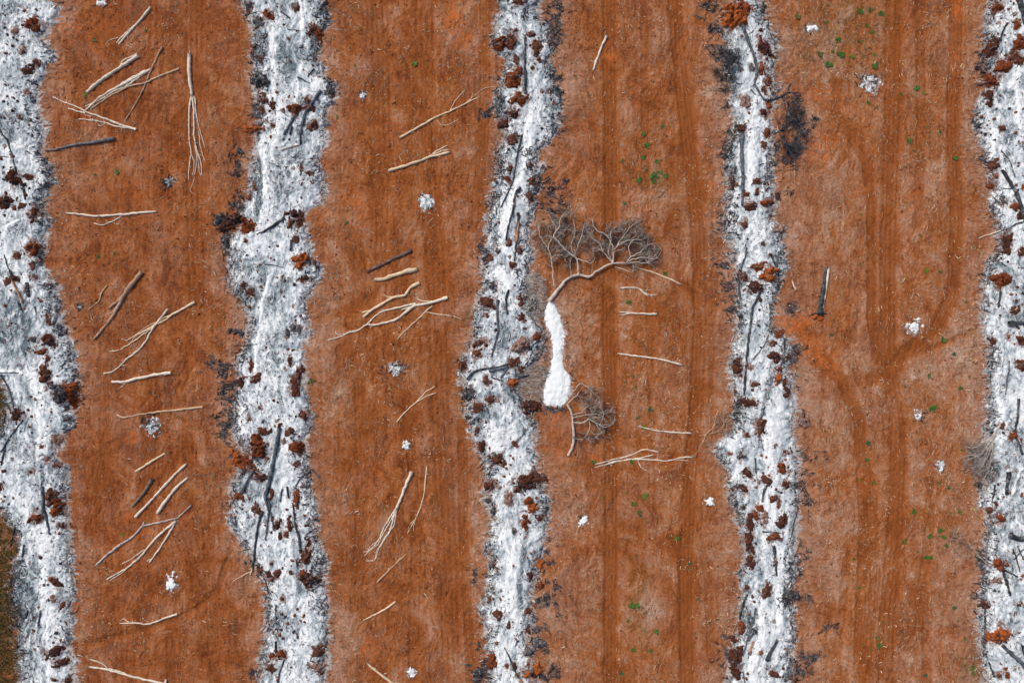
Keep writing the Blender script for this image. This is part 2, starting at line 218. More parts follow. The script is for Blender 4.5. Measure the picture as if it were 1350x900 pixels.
# root mounds: x y rx ry tone
MOUNDS = """46 34 9 7 r;40 94 7 6 d;38 123 4 4 p;50 84 4 4 m;34 68 5 5 p;36 17 3 3 m;29 155 3 3 p;23 42 5 4 p;24 238 9 11 d;39 235 6 4 m;9 267 13 7 d;47 281 6 9 m;31 273 4 4 m;22 275 3 4 m;46 328 7 10 r;27 336 6 5 m;
22 368 7 5 d;14 372 5 4 m;48 365 5 5 p;45 350 4 6 m;40 382 4 8 c;69 451 8 8 d;54 463 6 5 r;66 471 4 6 m;64 495 8 13 m;84 520 10 11 c;96 524 10 12 r;99 511 8 5 o;24 545 8 7 d;57 588 3 3 m;77 578 6 7 p;46 447 5 4 c;
66 422 3 6 m;69 655 7 9 m;78 668 8 8 r;52 681 8 7 r;4 640 4 6 m;82 693 4 4 d;43 621 3 3 d;64 604 4 4 p;57 732 3 3 m;76 612 4 4 m;77 767 6 5 d;70 761 3 3 c;73 787 4 4 p;83 797 4 4 m;72 857 10 7 d;82 872 8 5 d;75 893 3 3 d;90 895 4 4 m;
342 32 6 6 g;356 21 7 5 r;328 12 4 8 c;411 41 6 8 m;421 47 6 7 r;345 109 10 9 c;349 131 5 6 m;361 140 4 7 d;393 143 9 9 r;408 137 6 8 m;361 167 4 4 m;346 145 3 5 m;374 148 4 3 p;415 166 7 6 m;336 170 15 5 o;351 50 3 4 c;436 122 6 4 c;392 13 4 4 m;
346 80 3 4 d;310 289 11 10 d;328 295 10 8 r;298 300 8 8 d;324 304 5 5 r;288 291 7 7 c;297 318 6 7 c;389 282 9 6 d;396 289 6 8 m;384 294 4 7 m;390 316 4 6 m;400 344 13 8 o;326 318 3 3 d;398 221 3 7 m;410 228 4 5 m;337 247 3 4 m;316 199 6 4 c;330 260 4 6 m;
401 368 6 5 m;313 438 9 5 c;333 482 3 7 m;339 499 6 7 m;318 503 5 5 d;390 510 6 13 m;384 475 3 7 d;395 490 5 7 m;388 433 4 8 g;381 440 3 5 c;395 436 3 6 g;331 386 6 5 d;322 376 3 5 d;350 568 7 6 m;383 568 5 5 m;375 581 5 4 p;343 590 14 12 r;312 604 10 9 o;
330 610 9 8 r;346 628 11 6 d;394 591 8 8 r;391 613 5 4 m;340 669 6 7 m;368 689 5 6 d;384 689 5 9 m;371 705 3 5 d;379 703 4 4 m;392 656 4 12 r;408 714 4 4 d;360 650 3 6 m;401 546 5 6 m;330 552 3 3 m;316 654 8 4 r;370 562 3 4 d;355 757 5 6 d;365 755 5 7 m;359 741 3 3 m;
385 753 3 3 o;412 762 12 10 d;401 753 4 4 r;405 729 8 9 m;374 787 3 3 d;368 862 9 8 r;358 878 6 6 m;420 857 6 6 m;418 878 8 6 p;424 884 4 4 d;342 749 4 6 m;
685 5 7 4 m;700 48 5 5 m;707 66 6 14 m;662 60 12 8 r;674 56 6 10 m;677 104 10 9 r;685 96 4 8 m;685 133 9 8 r;676 150 8 8 d;664 164 6 5 d;701 91 3 3 d;680 42 3 3 d;725 120 3 4 c;680 80 3 6 m;673 224 4 5 d;671 238 5 6 r;704 240 8 6 m;700 260 5 7 m;670 320 4 4 m;683 283 3 3 d;
656 330 3 7 c;677 350 4 4 m;685 332 4 7 m;647 340 4 4 m;699 218 3 4 m;676 184 7 6 m;643 400 9 8 m;650 378 4 6 c;687 397 3 8 m;688 419 5 4 d;707 444 6 5 r;676 478 6 7 m;676 504 7 5 o;633 452 9 5 d;629 467 6 5 m;643 501 5 5 m;648 526 7 6 m;699 535 10 8 d;688 456 10 10 p;
617 520 8 9 c;631 536 8 6 m;642 416 3 4 m;609 480 5 8 d;688 486 4 5 m;710 464 6 3 p;636 589 5 8 d;653 603 9 9 m;664 611 4 4 m;691 637 15 10 d;710 628 12 8 m;702 670 7 6 o;698 660 6 6 r;693 685 6 9 r;712 682 5 4 d;671 655 5 9 p;648 640 8 6 d;643 660 4 4 c;651 672 3 9 c;
678 584 4 4 m;629 566 3 5 m;678 698 3 4 c;700 541 9 5 d;712 746 5 9 o;698 758 4 6 d;651 744 4 5 d;657 808 6 6 m;696 805 4 5 m;671 821 4 4 m;645 791 3 4 m;699 886 13 9 o;678 875 4 5 d;648 870 6 8 r;700 858 7 7 g;697 832 3 6 d;655 846 3 3 r;711 848 7 9 g;632 886 8 8 c;713 771 5 5 r;668 875 3 3 d;
966 20 16 15 o;980 12 7 10 r;1006 64 7 12 d;1018 74 4 4 d;1003 93 5 7 r;1012 110 5 8 m;1006 120 3 5 m;982 135 6 7 p;1012 140 4 5 r;1007 150 5 5 d;990 92 3 5 g;1002 41 3 4 m;1006 12 3 10 c;978 170 8 5 d;1010 174 5 6 r;996 240 6 4 m;982 257 4 4 r;997 253 4 4 d;1010 268 7 5 r;989 273 8 5 d;
965 240 3 10 d;1004 322 4 3 d;999 352 9 6 r;1005 192 4 5 m;980 296 4 7 m;1024 260 5 5 d;1027 302 8 6 p;1015 356 8 5 o;1014 336 3 3 c;994 378 9 7 d;1011 366 9 6 o;980 365 5 6 m;1001 395 3 3 m;1025 439 6 6 r;1016 454 5 5 m;1022 469 8 7 d;1025 487 5 4 m;1024 499 5 7 o;1033 506 3 5 d;1036 517 5 6 d;
994 506 5 4 m;980 528 7 7 d;993 530 4 5 m;972 482 6 12 d;987 483 4 4 p;1002 563 8 8 m;961 597 3 3 m;975 600 5 6 c;1033 594 3 4 m;1029 616 6 8 r;1034 638 4 6 d;1008 632 8 5 m;984 622 6 5 d;979 644 5 5 d;1018 656 6 6 m;1025 664 3 6 m;996 674 6 8 r;1007 682 5 8 p;1030 682 6 12 d;988 688 6 9 d;
1020 707 8 6 r;1058 552 9 9 p;983 572 3 4 m;987 712 5 9 d;1010 777 7 8 m;989 741 5 6 d;1042 784 9 10 c;984 773 3 3 d;1017 886 7 5 m;968 866 7 12 d;975 854 5 5 d;969 886 6 6 d;976 828 6 7 r;968 842 4 4 d;991 723 4 5 d;1000 857 3 3 m;1048 894 8 8 m;
1312 11 8 7 r;1306 63 8 12 d;1344 58 9 9 r;1321 89 9 8 r;1336 79 9 8 m;1306 109 9 9 r;1302 131 6 10 d;1317 170 4 4 m;1338 34 5 6 r;1294 109 7 6 p;1308 218 6 6 m;1307 246 6 6 r;1335 273 6 5 r;1342 285 5 4 d;1320 264 4 4 g;1326 320 6 13 d;1348 247 3 5 r;1312 233 3 3 c;
1344 332 3 6 d;1316 368 10 9 r;1335 410 5 6 m;1346 450 7 6 d;1344 482 8 7 m;1327 443 3 4 m;1308 449 3 5 m;1319 560 4 4 m;1333 575 6 5 r;1318 684 6 6 r;1311 663 3 3 m;1293 638 3 4 c;1303 671 4 3 d;1317 743 8 8 r;1315 838 11 11 o;1316 820 4 4 p;1315 887 5 4 m;1325 886 4 6 r;1295 797 8 4 d;1340 794 5 3 m;1310 764 5 5 p"""
ML = [m.split() for m in MOUNDS.replace('\n', '').split(';') if m.strip()]
ML = [(float(a), float(b), float(c), float(d), e) for a, b, c, d, e in ML]
ML_ALL = list(ML); ML.sort(key=lambda m: -m[2] * m[3]); MREST = ML[298:]; ML = ML[:298]
mauve = np.clip(.85 * np.exp(-np.clip(-DCLEAN, 0, 500) / 30.0) + .9 * fbm(wx, wy, 34, 46, 4, 162, .7) + .18 * sst(PX, 700, 760) + .1 * thrown * sidef * 3 - .5 * dark, 0, 1)
redd = np.clip(.42 * sst(-PX, -330, -280) + .15 * sst(-PX, -640, -600) + .9 * fbm(wx, wy, 30, 50, 4, 166, .7), 0, 1) * (1 - .6 * mauve)
# ground relief (metres)
strv = vn(PX, PY, 3.2, 40, 61) + .6 * vn(PX, PY, 1.8, 26, 62)
GH = .05 * fbm(PX, PY, 60, 60, 2, 63) + .05 * fbm(PX, PY, 6, 9, 3, 64) * (1 - .5 * dark) + .035 * strv * (1 - .4 * pale) - groove + .05 * vn(PX, PY, 3, 3, 65) * pale
GH = GH + .05 * thrown * np.exp(-np.clip(out, 0, 500) / 25.0)
clod = fbm(wx, wy, 4.5, 5.5, 3, 150, .75); hump = fbm(wx, wy, 13, 16, 3, 153)
tread = zeros()
for pts, wd, v, g in TRACKS:
    for off in (-.38, -.13, .13, .38): stamp_poly(tread, [(x + off * wd, y) for x, y in pts], 2.2, .5 + g * 6, .9, .8)
GH = GH + .07 * tone + .075 * clod * (1 - .6 * dark) + .05 * hump + .30 * np.clip(orange - .95, 0, .6) * (1 + 1.5 * clod) - .06 * scr - .075 * tread * (.4 + np.clip(.6 + 1.5 * vn(PX, PY, 5, 3, 156), 0, 1))
GH = GH.astype(np.float32)
# ash relief
def ash_h(D, hmax):
    t = 1 - np.exp(-np.clip(D, 0, 200) / 13.0)
    rel = .10 * np.abs(vn(PX + 9 * vn(PX, PY, 14, 14, 70), PY, 5, 16, 71)) * 2 + .09 * fbm(PX, PY, 7, 12, 3, 72) + .06 * vn(PX, PY, 2.6, 3.4, 73)
    return np.where(D > 0, .02 + hmax * t + rel * np.clip(D / 5, 0, 1) + .16 * white * np.clip(D / 5, 0, 1), np.clip(D, -6, 0) * .05)
AH = ash_h(DALL, .40) + GH * .6
TH = np.where(tsd2 > 0, .02 + .22 * (1 - np.exp(-np.clip(tsd2, 0, 99) / 6)) + .03 * vn(PX, PY, 5, 8, 74), np.clip(tsd2, -6, 0) * .05) + GH
TOP = np.maximum(GH, np.maximum(AH, TH))
def hz(px, py):
    i = int(np.clip(np.searchsorted(xs, px), 0, NX - 1)); j = int(np.clip(np.searchsorted(ys, py), 0, NY - 1)); return float(TOP[j, i])
def hza(px, py):
    i = np.clip(np.searchsorted(xs, px), 0, NX - 1); j = np.clip(np.searchsorted(ys, py), 0, NY - 1); return TOP[j, i]
def at(F, px, py):
    i = np.clip(np.searchsorted(xs, px), 0, NX - 1); j = np.clip(np.searchsorted(ys, py), 0, NY - 1); return F[j, i]
def W(px, py, z=0.0): return ((px - 675) * .1, (450 - py) * .1, z)

# ------------------------------------------------------------------ materials
class NT:
    def __init__(s, name):
        s.m = bpy.data.materials.new(name); s.m.use_nodes = True; s.t = s.m.node_tree; s.b = s.t.nodes['Principled BSDF']
        s.b.inputs['Roughness'].default_value = .95; s.b.inputs['Specular IOR Level'].default_value = .15
        s.tc = s.t.nodes.new('ShaderNodeNewGeometry').outputs['Position']
    def n(s, typ, **k):
        q = s.t.nodes.new(typ)
        for a, v in k.items(): setattr(q, a, v)
        return q
    def lk(s, v, sock):
        if isinstance(v, bpy.types.NodeSocket): s.t.links.new(v, sock)
        else: sock.default_value = v
    def mt(s, op, a, b=0.0, c=None, clamp=False):
        q = s.n('ShaderNodeMath', operation=op, use_clamp=clamp); s.lk(a, q.inputs[0]); s.lk(b, q.inputs[1])
        if c is not None: s.lk(c, q.inputs[2])
        return q.outputs[0]
    def noise(s, scale, detail=4, rough=.6, stretch=(1, 1, 1), dist=0, off=(0, 0, 0), vec=None):
        mp = s.n('ShaderNodeMapping'); s.t.links.new(vec or s.tc, mp.inputs[0]); mp.inputs['Scale'].default_value = stretch; mp.inputs['Location'].default_value = off
        q = s.n('ShaderNodeTexNoise'); s.t.links.new(mp.outputs[0], q.inputs['Vector'])
        q.inputs['Scale'].default_value = scale; q.inputs['Detail'].default_value = detail; q.inputs['Roughness'].default_value = rough; q.inputs['Distortion'].default_value = dist
        return q.outputs[0]
    def attr(s, name): return s.n('ShaderNodeAttribute', attribute_name=name).outputs['Fac']
    def acol(s, name): return s.n('ShaderNodeAttribute', attribute_name=name).outputs['Color']
    def ss(s, v, a, b):
        q = s.n('ShaderNodeMapRange', interpolation_type='SMOOTHSTEP'); s.lk(v, q.inputs[0]); q.inputs[1].default_value = a; q.inputs[2].default_value = b; return q.outputs[0]
    def mix(s, f, a, b, mode='MIX'):
        q = s.n('ShaderNodeMix', data_type='RGBA', blend_type=mode); s.lk(f, q.inputs[0])
        s.lk(a if isinstance(a, bpy.types.NodeSocket) else (*a, 1), q.inputs[6]); s.lk(b if isinstance(b, bpy.types.NodeSocket) else (*b, 1), q.inputs[7]); return q.outputs[2]
    def bump(s, h, st=.5, dist=.05):
        q = s.n('ShaderNodeBump'); q.inputs['Strength'].default_value = st; q.inputs['Distance'].default_value = dist; s.t.links.new(h, q.inputs['Height']); s.t.links.new(q.outputs[0], s.b.inputs['Normal'])
    def out(s, c): s.t.links.new(c, s.b.inputs['Base Color']); return s.m

def mat_ground():
    g = NT('red_earth')
    med = g.noise(.35, 6, .65); fine = g.noise(3.5, 6, .75); grit = g.noise(9, 3, .7, off=(3, 7, 1))
    sv = g.noise(1.0, 6, .7, (2.6, .22, 1)); sh = g.noise(1.0, 6, .7, (.4, 2.8, 1), dist=.4)
    A = g.attr
    st = g.mix(g.attr('pale'), sv, sh)
    t = g.mt('MULTIPLY_ADD', A('pale'), .26, .42); t = g.mt('MULTIPLY_ADD', A('dark'), -.06, t); t = g.mt('MULTIPLY_ADD', A('tone'), .50, t)
    for v, k in ((med, 1.0), (fine, 1.15), (st, .6), (grit, .9)): t = g.mt('MULTIPLY_ADD', g.mt('SUBTRACT', v, .5), k, t)
    rp = g.n('ShaderNodeValToRGB'); g.t.links.new(t, rp.inputs[0]); e = rp.color_ramp.elements
    e[0].position = .0; e[0].color = (.150, .038, .010, 1); e[1].position = 1.0; e[1].color = (.52, .37, .28, 1)
    for p, c in ((.20, (.245, .068, .014)), (.42, (.325, .103, .027)), (.62, (.375, .148, .060)), (.82, (.42, .225, .135))): q = e.new(p); q.color = (*c, 1)
    c = rp.outputs[0]
    c = g.mix(g.mt('MULTIPLY', A('redd'), .62), c, g.mix(g.ss(t, .15, .7), (.150, .034, .009), (.30, .078, .020)))
    c = g.mix(g.mt('MULTIPLY', A('mauve'), .54), c, g.mix(g.ss(t, .2, .8), (.225, .105, .066), (.45, .27, .19)))
    c = g.mix(g.mt('MULTIPLY', g.mt('MULTIPLY', A('dark'), .80), g.ss(fine, .25, .5)), c, (.250, .072, .017))
    c = g.mix(g.mt('MULTIPLY', A('orange'), g.ss(g.noise(1.2, 5, .7, off=(9, 2, 0)), .35, .62)), c, (.52, .135, .028))
    # thin straw and grit
    lit = g.ss(g.mt('MULTIPLY_ADD', A('pale'), .07, g.noise(2.6, 7, .82, (1, 1, 1), dist=1.2, off=(5, 5, 5))), .585, .70)
    c = g.mix(g.mt('MULTIPLY', lit, .42), c, (.46, .34, .24))
    pit = g.ss(g.noise(3.2, 6, .8, off=(11, 3, 2)), .60, .70)
    c = g.mix(g.mt('MULTIPLY', pit, .6), c, (.115, .036, .012))
    c = g.mix(g.mt('MULTIPLY', g.ss(g.noise(2.2, 7, .82, off=(17, 8, 2)), .59, .66), .5), c, (.50, .20, .085))
    vo = g.n('ShaderNodeTexVoronoi', feature='F1'); g.t.links.new(g.tc, vo.inputs['Vector']); vo.inputs['Scale'].default_value = 2.2; cs = g.n('ShaderNodeSeparateColor'); g.t.links.new(vo.outputs['Color'], cs.inputs[0])
    stn = g.mt('MULTIPLY', g.ss(vo.outputs['Distance'], .26, .16), g.ss(cs.outputs[0], .80, .86))
    c = g.mix(g.mt('MULTIPLY', stn, .55), c, g.mix(cs.outputs[1], (.17, .055, .025), (.50, .33, .22)))
    ol = g.mt('MULTIPLY', A('olive'), g.ss(g.noise(1.6, 6, .75, off=(1, 13, 2)), .38, .6))
    olc = g.mix(g.ss(g.noise(.9, 4, .7, off=(21, 3, 2)), .42, .58), (.16, .075, .02), (.09, .10, .03))
    c = g.mix(ol, c, olc)
    du = g.ss(g.mt('ADD', A('dust'), g.mt('MULTIPLY', g.mt('SUBTRACT', g.noise(2.2, 7, .75, (.6, 1.5, 1), dist=.8, off=(2, 2, 8)), .5), 1.9)), .42, .95)
    duc = g.mix(g.ss(g.noise(1.7, 5, .7, off=(4, 8, 8)), .4, .6), (.36, .37, .38), (.62, .62, .62))
    c = g.mix(g.mt('MULTIPLY', du, .8), c, duc)
    ch = g.ss(g.mt('ADD', A('char'), g.mt('MULTIPLY', g.mt('SUBTRACT', g.noise(2.4, 7, .8, (.7, 1.4, 1), dist=1.0, off=(7, 1, 3)), .5), 2.4)), .48, 1.0)
    chc = g.mix(g.ss(g.noise(3, 6, .75, off=(4, 18, 8)), .46, .62), (.030, .032, .038), (.17, .18, .20))
    c = g.mix(g.mt('MULTIPLY', ch, .84), c, chc)
    g.bump(g.mt('ADD', fine, g.mt('MULTIPLY', sv, .4)), .8, .09)
    return g.out(c)
def mat_ash(pure=False):
    g = NT('white_ash_pure' if pure else 'white_ash'); A = g.attr
    sw = g.noise(.55, 7, .72, (1.5, .55, 1), dist=1.6); fi = g.noise(3.0, 6, .75, (1.2, .7, 1), dist=.8, off=(4, 4, 0)); med = g.noise(.28, 4, .6, off=(8, 1, 0))
    gv = g.mt('MULTIPLY_ADD', A('grey'), .145, g.mt('ADD', g.mt('MULTIPLY', sw, .48), g.mt('MULTIPLY_ADD', fi, .30, .10)))
    gv = g.mt('MULTIPLY_ADD', A('flow'), .085, gv)
    gv = g.mt('MULTIPLY_ADD', A('white'), -.22, gv); gv = g.mt('MULTIPLY_ADD', A('edge'), .05, gv)
    if pure: gv = g.mt('SUBTRACT', gv, .24)
    c = g.mix(g.ss(gv, .50, .62), (.85, .90, .915), (.47, .54, .58))
    c = g.mix(g.ss(gv, .60, .73), c, (.11, .155, .18))
    fl = g.noise(2.3, 8, .82, (1, .8, 1), dist=1.4, off=(3, 9, 0))
    fv = g.mt('MULTIPLY_ADD', A('edge'), .12, g.mt('MULTIPLY_ADD', A('stain'), .05, g.mt('SUBTRACT', fl, .012))); fv = g.mt('MULTIPLY_ADD', A('grey'), .06, fv); fv = g.mt('MULTIPLY_ADD', A('white'), -.09, fv); fv = g.mt('MULTIPLY_ADD', g.mt('SUBTRACT', med, .5), .42, fv)
    if pure: fv = g.mt('SUBTRACT', fv, .30)
    c = g.mix(g.mt('MULTIPLY', g.ss(fv, .59, .66), .9), c, (.050, .052, .060))
    br = g.noise(1.5, 7, .78, (1, .9, 1), dist=.9, off=(13, 2, 0))
    bv = g.mt('MULTIPLY_ADD', A('edge'), .09, g.mt('MULTIPLY_ADD', A('stain'), .20, br)); bv = g.mt('MULTIPLY_ADD', A('white'), -.07, bv)
    if pure: bv = g.mt('SUBTRACT', bv, .14)
    c = g.mix(g.mt('MULTIPLY', g.ss(bv, .60, .68), .8), c, (.20, .085, .055))
    c = g.mix(g.mt('MULTIPLY', g.ss(g.noise(1.1, 6, .7, off=(1, 22, 0)), .56, .72), .35), c, (.62, .50, .45))
    if not pure:
        vo = g.n('ShaderNodeTexVoronoi', feature='F1'); mpv = g.n('ShaderNodeMapping'); g.t.links.new(g.tc, mpv.inputs[0]); mpv.inputs['Scale'].default_value = (1, .8, 1)
        ad = g.n('ShaderNodeVectorMath', operation='ADD'); g.t.links.new(mpv.outputs[0], ad.inputs[0]); sc_ = g.n('ShaderNodeVectorMath', operation='SCALE'); nn = g.n('ShaderNodeTexNoise'); nn.inputs['Scale'].default_value = 2.5; g.t.links.new(g.tc, nn.inputs['Vector'])
        g.t.links.new(nn.outputs['Color'], sc_.inputs[0]); sc_.inputs['Scale'].default_value = .5; g.t.links.new(sc_.outputs[0], ad.inputs[1]); g.t.links.new(ad.outputs[0], vo.inputs['Vector']); vo.inputs['Scale'].default_value = .95
        cell = g.n('ShaderNodeSeparateColor'); g.t.links.new(vo.outputs['Color'], cell.inputs[0])
        rad = g.mt('MULTIPLY', g.ss(cell.outputs[0], .62, 1.0), .30); rad = g.mt('MULTIPLY_ADD', A('white'), -.18, rad)
        spot = g.mt('SUBTRACT', rad, vo.outputs['Distance']); sp = g.ss(spot, .0, .07)
        c = g.mix(g.mt('MULTIPLY', sp, .85), c, g.mix(cell.outputs[1], (.055, .042, .042), (.20, .080, .050)))
        c = g.mix(g.mt('MULTIPLY', g.ss(spot, .12, .2), .5), c, (.42, .33, .29))
    g.bump(g.mt('ADD', g.mt('MULTIPLY', fi, .5), g.mt('MULTIPLY', A('flow'), -.35)), .6, .09)
    return g.out(c)
def mat_simple(name, c1, c2, scale=3, stretch=(1, 1, 1), a=.4, b=.62, rough=.9, c3=None):
    g = NT(name); v = g.noise(scale, 6, .7, stretch)
    c = g.mix(g.ss(v, a, b), c1, c2)
    if c3: c = g.mix(g.ss(g.noise(scale * .7, 5, .7, stretch, off=(5, 9, 3)), .54, .64), c, c3)
    g.b.inputs['Roughness'].default_value = rough; g.bump(v, .5, .04)
    return g.out(c)
def mat_vcol(name, rough=.9):
    g = NT(name); c = g.acol('tint'); v = g.noise(4, 3, .6)
    c = g.mix(.5, c, g.mix(g.ss(v, .3, .7), (.55, .55, .55), (1, 1, 1)), 'MULTIPLY')
    g.b.inputs['Roughness'].default_value = rough; return g.out(c)
M_ground = mat_ground(); M_ash = mat_ash(); M_pure = mat_ash(True)
M_char = mat_simple('charred_wood', (.022, .024, .028), (.075, .085, .10), 2.2, c3=(.22, .23, .25))
M_charg = mat_simple('ashy_charred_wood', (.065, .078, .092), (.15, .175, .20), 2.0, c3=(.035, .038, .044))
M_pale = mat_simple('bleached_wood', (.76, .68, .56), (.60, .52, .42), 1.6, a=.45, b=.62, c3=(.44, .39, .34))
M_tan = mat_simple('tan_wood', (.60, .42, .25), (.47, .33, .22), 1.6, c3=(.42, .40, .37))
M_cream = mat_simple('peeled_cream_wood', (.78, .62, .42), (.62, .48, .32), 1.6, c3=(.50, .46, .40))
M_brown = mat_simple('brown_bark_wood', (.46, .29, .19), (.32, .21, .15), 1.5, c3=(.50, .40, .33))
M_gbark = mat_simple('grey_brown_bark', (.20, .165, .14), (.11, .085, .075), 2.0, c3=(.30, .26, .23))
M_dark = mat_simple('weathered_dark_wood', (.14, .10, .10), (.075, .055, .055), 2.5, c3=(.24, .21, .20))
M_smoke = mat_simple('smoke_grey_wood', (.13, .125, .13), (.22, .21, .21), 2.5, c3=(.05, .05, .055))
M_orange = mat_simple('split_orange_wood', (.55, .26, .12), (.38, .17, .08), 2.0)
M_tree = mat_simple('dead_tree_bark', (.60, .54, .47), (.44, .39, .34), 2.6, c3=(.28, .24, .21))
M_twig = mat_simple('dead_twigs', (.36, .31, .27), (.20, .165, .14), 1.2, c3=(.46, .41, .36))
def soilmat(name, a, b, c, ashy):
    g = NT(name); v = g.noise(1.7, 6, .75); k = g.mix(g.ss(v, .40, .6), a, b)
    k = g.mix(g.ss(g.noise(3.6, 6, .75, off=(4, 1, 6)), .50, .62), k, c)
    k = g.mix(g.mt('MULTIPLY', g.ss(g.noise(2.4, 6, .8, off=(9, 9, 1)),   .63 - ashy, .74 - ashy), .8), k, (.50, .48, .47))
    g.bump(v, .9, .12); return g.out(k)
M_s = {'d': soilmat('dark_root_soil', (.105, .032, .018), (.060, .022, .015), (.022, .013, .012), .04),
       'm': soilmat('brown_root_soil', (.150, .052, .030), (.090, .034, .022), (.045, .020, .014), .06),
       'r': soilmat('rust_root_soil', (.24, .060, .018), (.15, .040, .015), (.055, .018, .010), .02),
       'o': soilmat('orange_root_soil', (.42, .115, .028), (.28, .072, .020), (.11, .035, .015), .0),
       'p': soilmat('pale_root_soil', (.30, .175, .13), (.20, .095, .065), (.10, .05, .04), .12),
       'c': soilmat('sooty_root_soil', (.05, .045, .048), (.028, .026, .030), (.10, .105, .115), .10),
       'g': soilmat('grey_root_soil', (.15, .14, .14), (.085, .075, .075), (.04, .035, .035), .08)}
M_v = mat_vcol('litter_tint')
def leafmat(name, c1, c2):
    g = NT(name); g.b.inputs['Roughness'].default_value = .6
    return g.out(g.mix(g.ss(g.noise(2.5, 3, .6), .4, .6), c1, c2))
M_leaf = [leafmat('deep_green_leaf', (.045, .11, .018), (.075, .16, .028)), leafmat('bright_green_leaf', (.10, .17, .02), (.14, .19, .035)),
          leafmat('olive_leaf', (.12, .13, .025), (.085, .10, .025)), leafmat('blue_green_leaf', (.02, .085, .040), (.035, .12, .05))]

# ------------------------------------------------------------------ mesh helpers
def tag(o, label=None, cat=None, group=None, kind=None):
    if label: o['label'] = label
    if cat: o['category'] = cat
    if group: o['group'] = group
    if kind: o['kind'] = kind
    return o
def mesh_np(name, V, F, mat, parent=None, smooth=True, link=True):
    V = np.asarray(V, np.float32).reshape(-1, 3); me = bpy.data.meshes.new(name)
    F = np.asarray(F, np.int32); n, k = F.shape
    me.vertices.add(len(V)); me.vertices.foreach_set('co', V.ravel()); me.loops.add(n * k); me.loops.foreach_set('vertex_index', F.ravel())
    me.polygons.add(n); me.polygons.foreach_set('loop_start', np.arange(0, n * k, k, dtype=np.int32)); me.polygons.foreach_set('loop_total', np.full(n, k, np.int32))
    me.update(calc_edges=True)
    if smooth: me.polygons.foreach_set('use_smooth', np.ones(n, bool))
    me.materials.append(mat)
    o = bpy.data.objects.new(name, me)
    if link: COL.objects.link(o)
    if parent: o.parent = parent
    return o
def put_attr(o, name, arr):
    a = o.data.attributes.new(name, 'FLOAT', 'POINT'); a.data.foreach_set('value', np.ascontiguousarray(arr, np.float32).ravel())
def put_col(o, name, arr):
    a = o.data.attributes.new(name, 'FLOAT_COLOR', 'POINT'); q = np.ones((len(arr), 4), np.float32); q[:, :3] = arr; a.data.foreach_set('color', q.ravel())
def smooth_pts(pts, step=4.0):
    P = np.array(pts, float)
    if len(P) < 3: 
        n = max(3, int(np.hypot(*(P[-1] - P[0])[:2]) / step)); t = np.linspace(0, 1, n)[:, None]; return P[0] * (1 - t) + P[-1] * t
    Q = np.vstack([2 * P[0] - P[1], P, 2 * P[-1] - P[-2]]); outp = []
    for i in range(1, len(Q) - 2):
        a, b, c, d = Q[i - 1], Q[i], Q[i + 1], Q[i + 2]; n = max(2, int(np.hypot(*(c - b)[:2]) / step))
        for k in range(n):
            t = k / n; outp.append(.5 * ((2 * b) + (-a + c) * t + (2 * a - 5 * b + 4 * c - d) * t * t + (-a + 3 * b - 3 * c + d) * t ** 3))
    outp.append(Q[-2]); return np.array(outp)
class MB:
    def __init__(s): s.V = []; s.F = []; s.n = 0
    def tube(s, C, rad, sides=7, cap=True):
        C = np.asarray(C, float); n = len(C); T = np.gradient(C, axis=0); T /= np.linalg.norm(T, axis=1)[:, None] + 1e-9
        U = np.cross(T, [0, 0, 1.0]); ln = np.linalg.norm(U, axis=1); U[ln < 1e-3] = (1, 0, 0); U /= np.linalg.norm(U, axis=1)[:, None]; Vv = np.cross(U, T)
        a = np.linspace(0, 2 * np.pi, sides, endpoint=False); rad = np.broadcast_to(rad, (n,))
        ring = C[:, None] + rad[:, None, None] * (np.cos(a)[None, :, None] * U[:, None] + np.sin(a)[None, :, None] * Vv[:, None])
        s.V.append(ring.reshape(-1, 3)); b = s.n
        i = np.arange(n - 1)[:, None] * sides; j = np.arange(sides)[None]; k = (j + 1) % sides
        s.F.append(np.stack([b + i + j, b + i + k, b + i + sides + k, b + i + sides + j], -1).reshape(-1, 4)); s.n += n * sides
        if cap:
            for e, C0 in ((0, C[0]), (n - 1, C[-1])):
                s.V.append(C0[None]); q = b + e * sides
                for jj in range(0, sides, 2): s.F.append(np.array([[s.n, q + jj, q + (jj + 1) % sides, q + (jj + 2) % sides]] if jj + 1 < sides else [[s.n, q + jj, q, q]]) if not (jj + 1 >= sides) else np.zeros((0, 4), int))
                s.n += 1
    def raw(s, V, F): s.V.append(np.asarray(V, float)); s.F.append(np.asarray(F, int) + s.n); s.n += len(V)
    def build(s, name, mat, parent=None, smooth=True, origin=None):
        V = np.vstack(s.V); F = np.vstack([f for f in s.F if len(f)])
        if parent is not None: V = V - np.array(parent.location)
        elif origin is not None: V = V - np.array(origin)
        o = mesh_np(name, V, F, mat, parent, smooth)
        if parent is None and origin is not None: o.location = origin
        return o
def log_tube(mb, pts, w0, w1, lift=0.0, jit=.35, sides=8, step=4.0, knob=.10, zs=None):
    P = smooth_pts(pts, step); n = len(P); t = np.linspace(0, 1, n)
    P = P + np.array([[random.uniform(-jit, jit), random.uniform(-jit, jit)] for _ in range(n)]) * np.minimum(1, np.minimum(t, 1 - t) * 6)[:, None]
    r = (w0 + (w1 - w0) * t) * .05 * (1 + knob * (rng.random(n) - .5) * 2)
    z = np.array([hz(p[0], p[1]) for p in P])
    if n > 4: z = np.convolve(np.pad(z, 2, 'edge'), np.ones(5) / 5, 'valid')
    z = z + r * .6 + lift
    if zs is not None: z = z + np.interp(t, np.linspace(0, 1, len(zs)), zs)
    C = np.array([W(p[0], p[1], zz) for p, zz in zip(P, z)])
    mb.tube(C, r, sides)
    return C, r
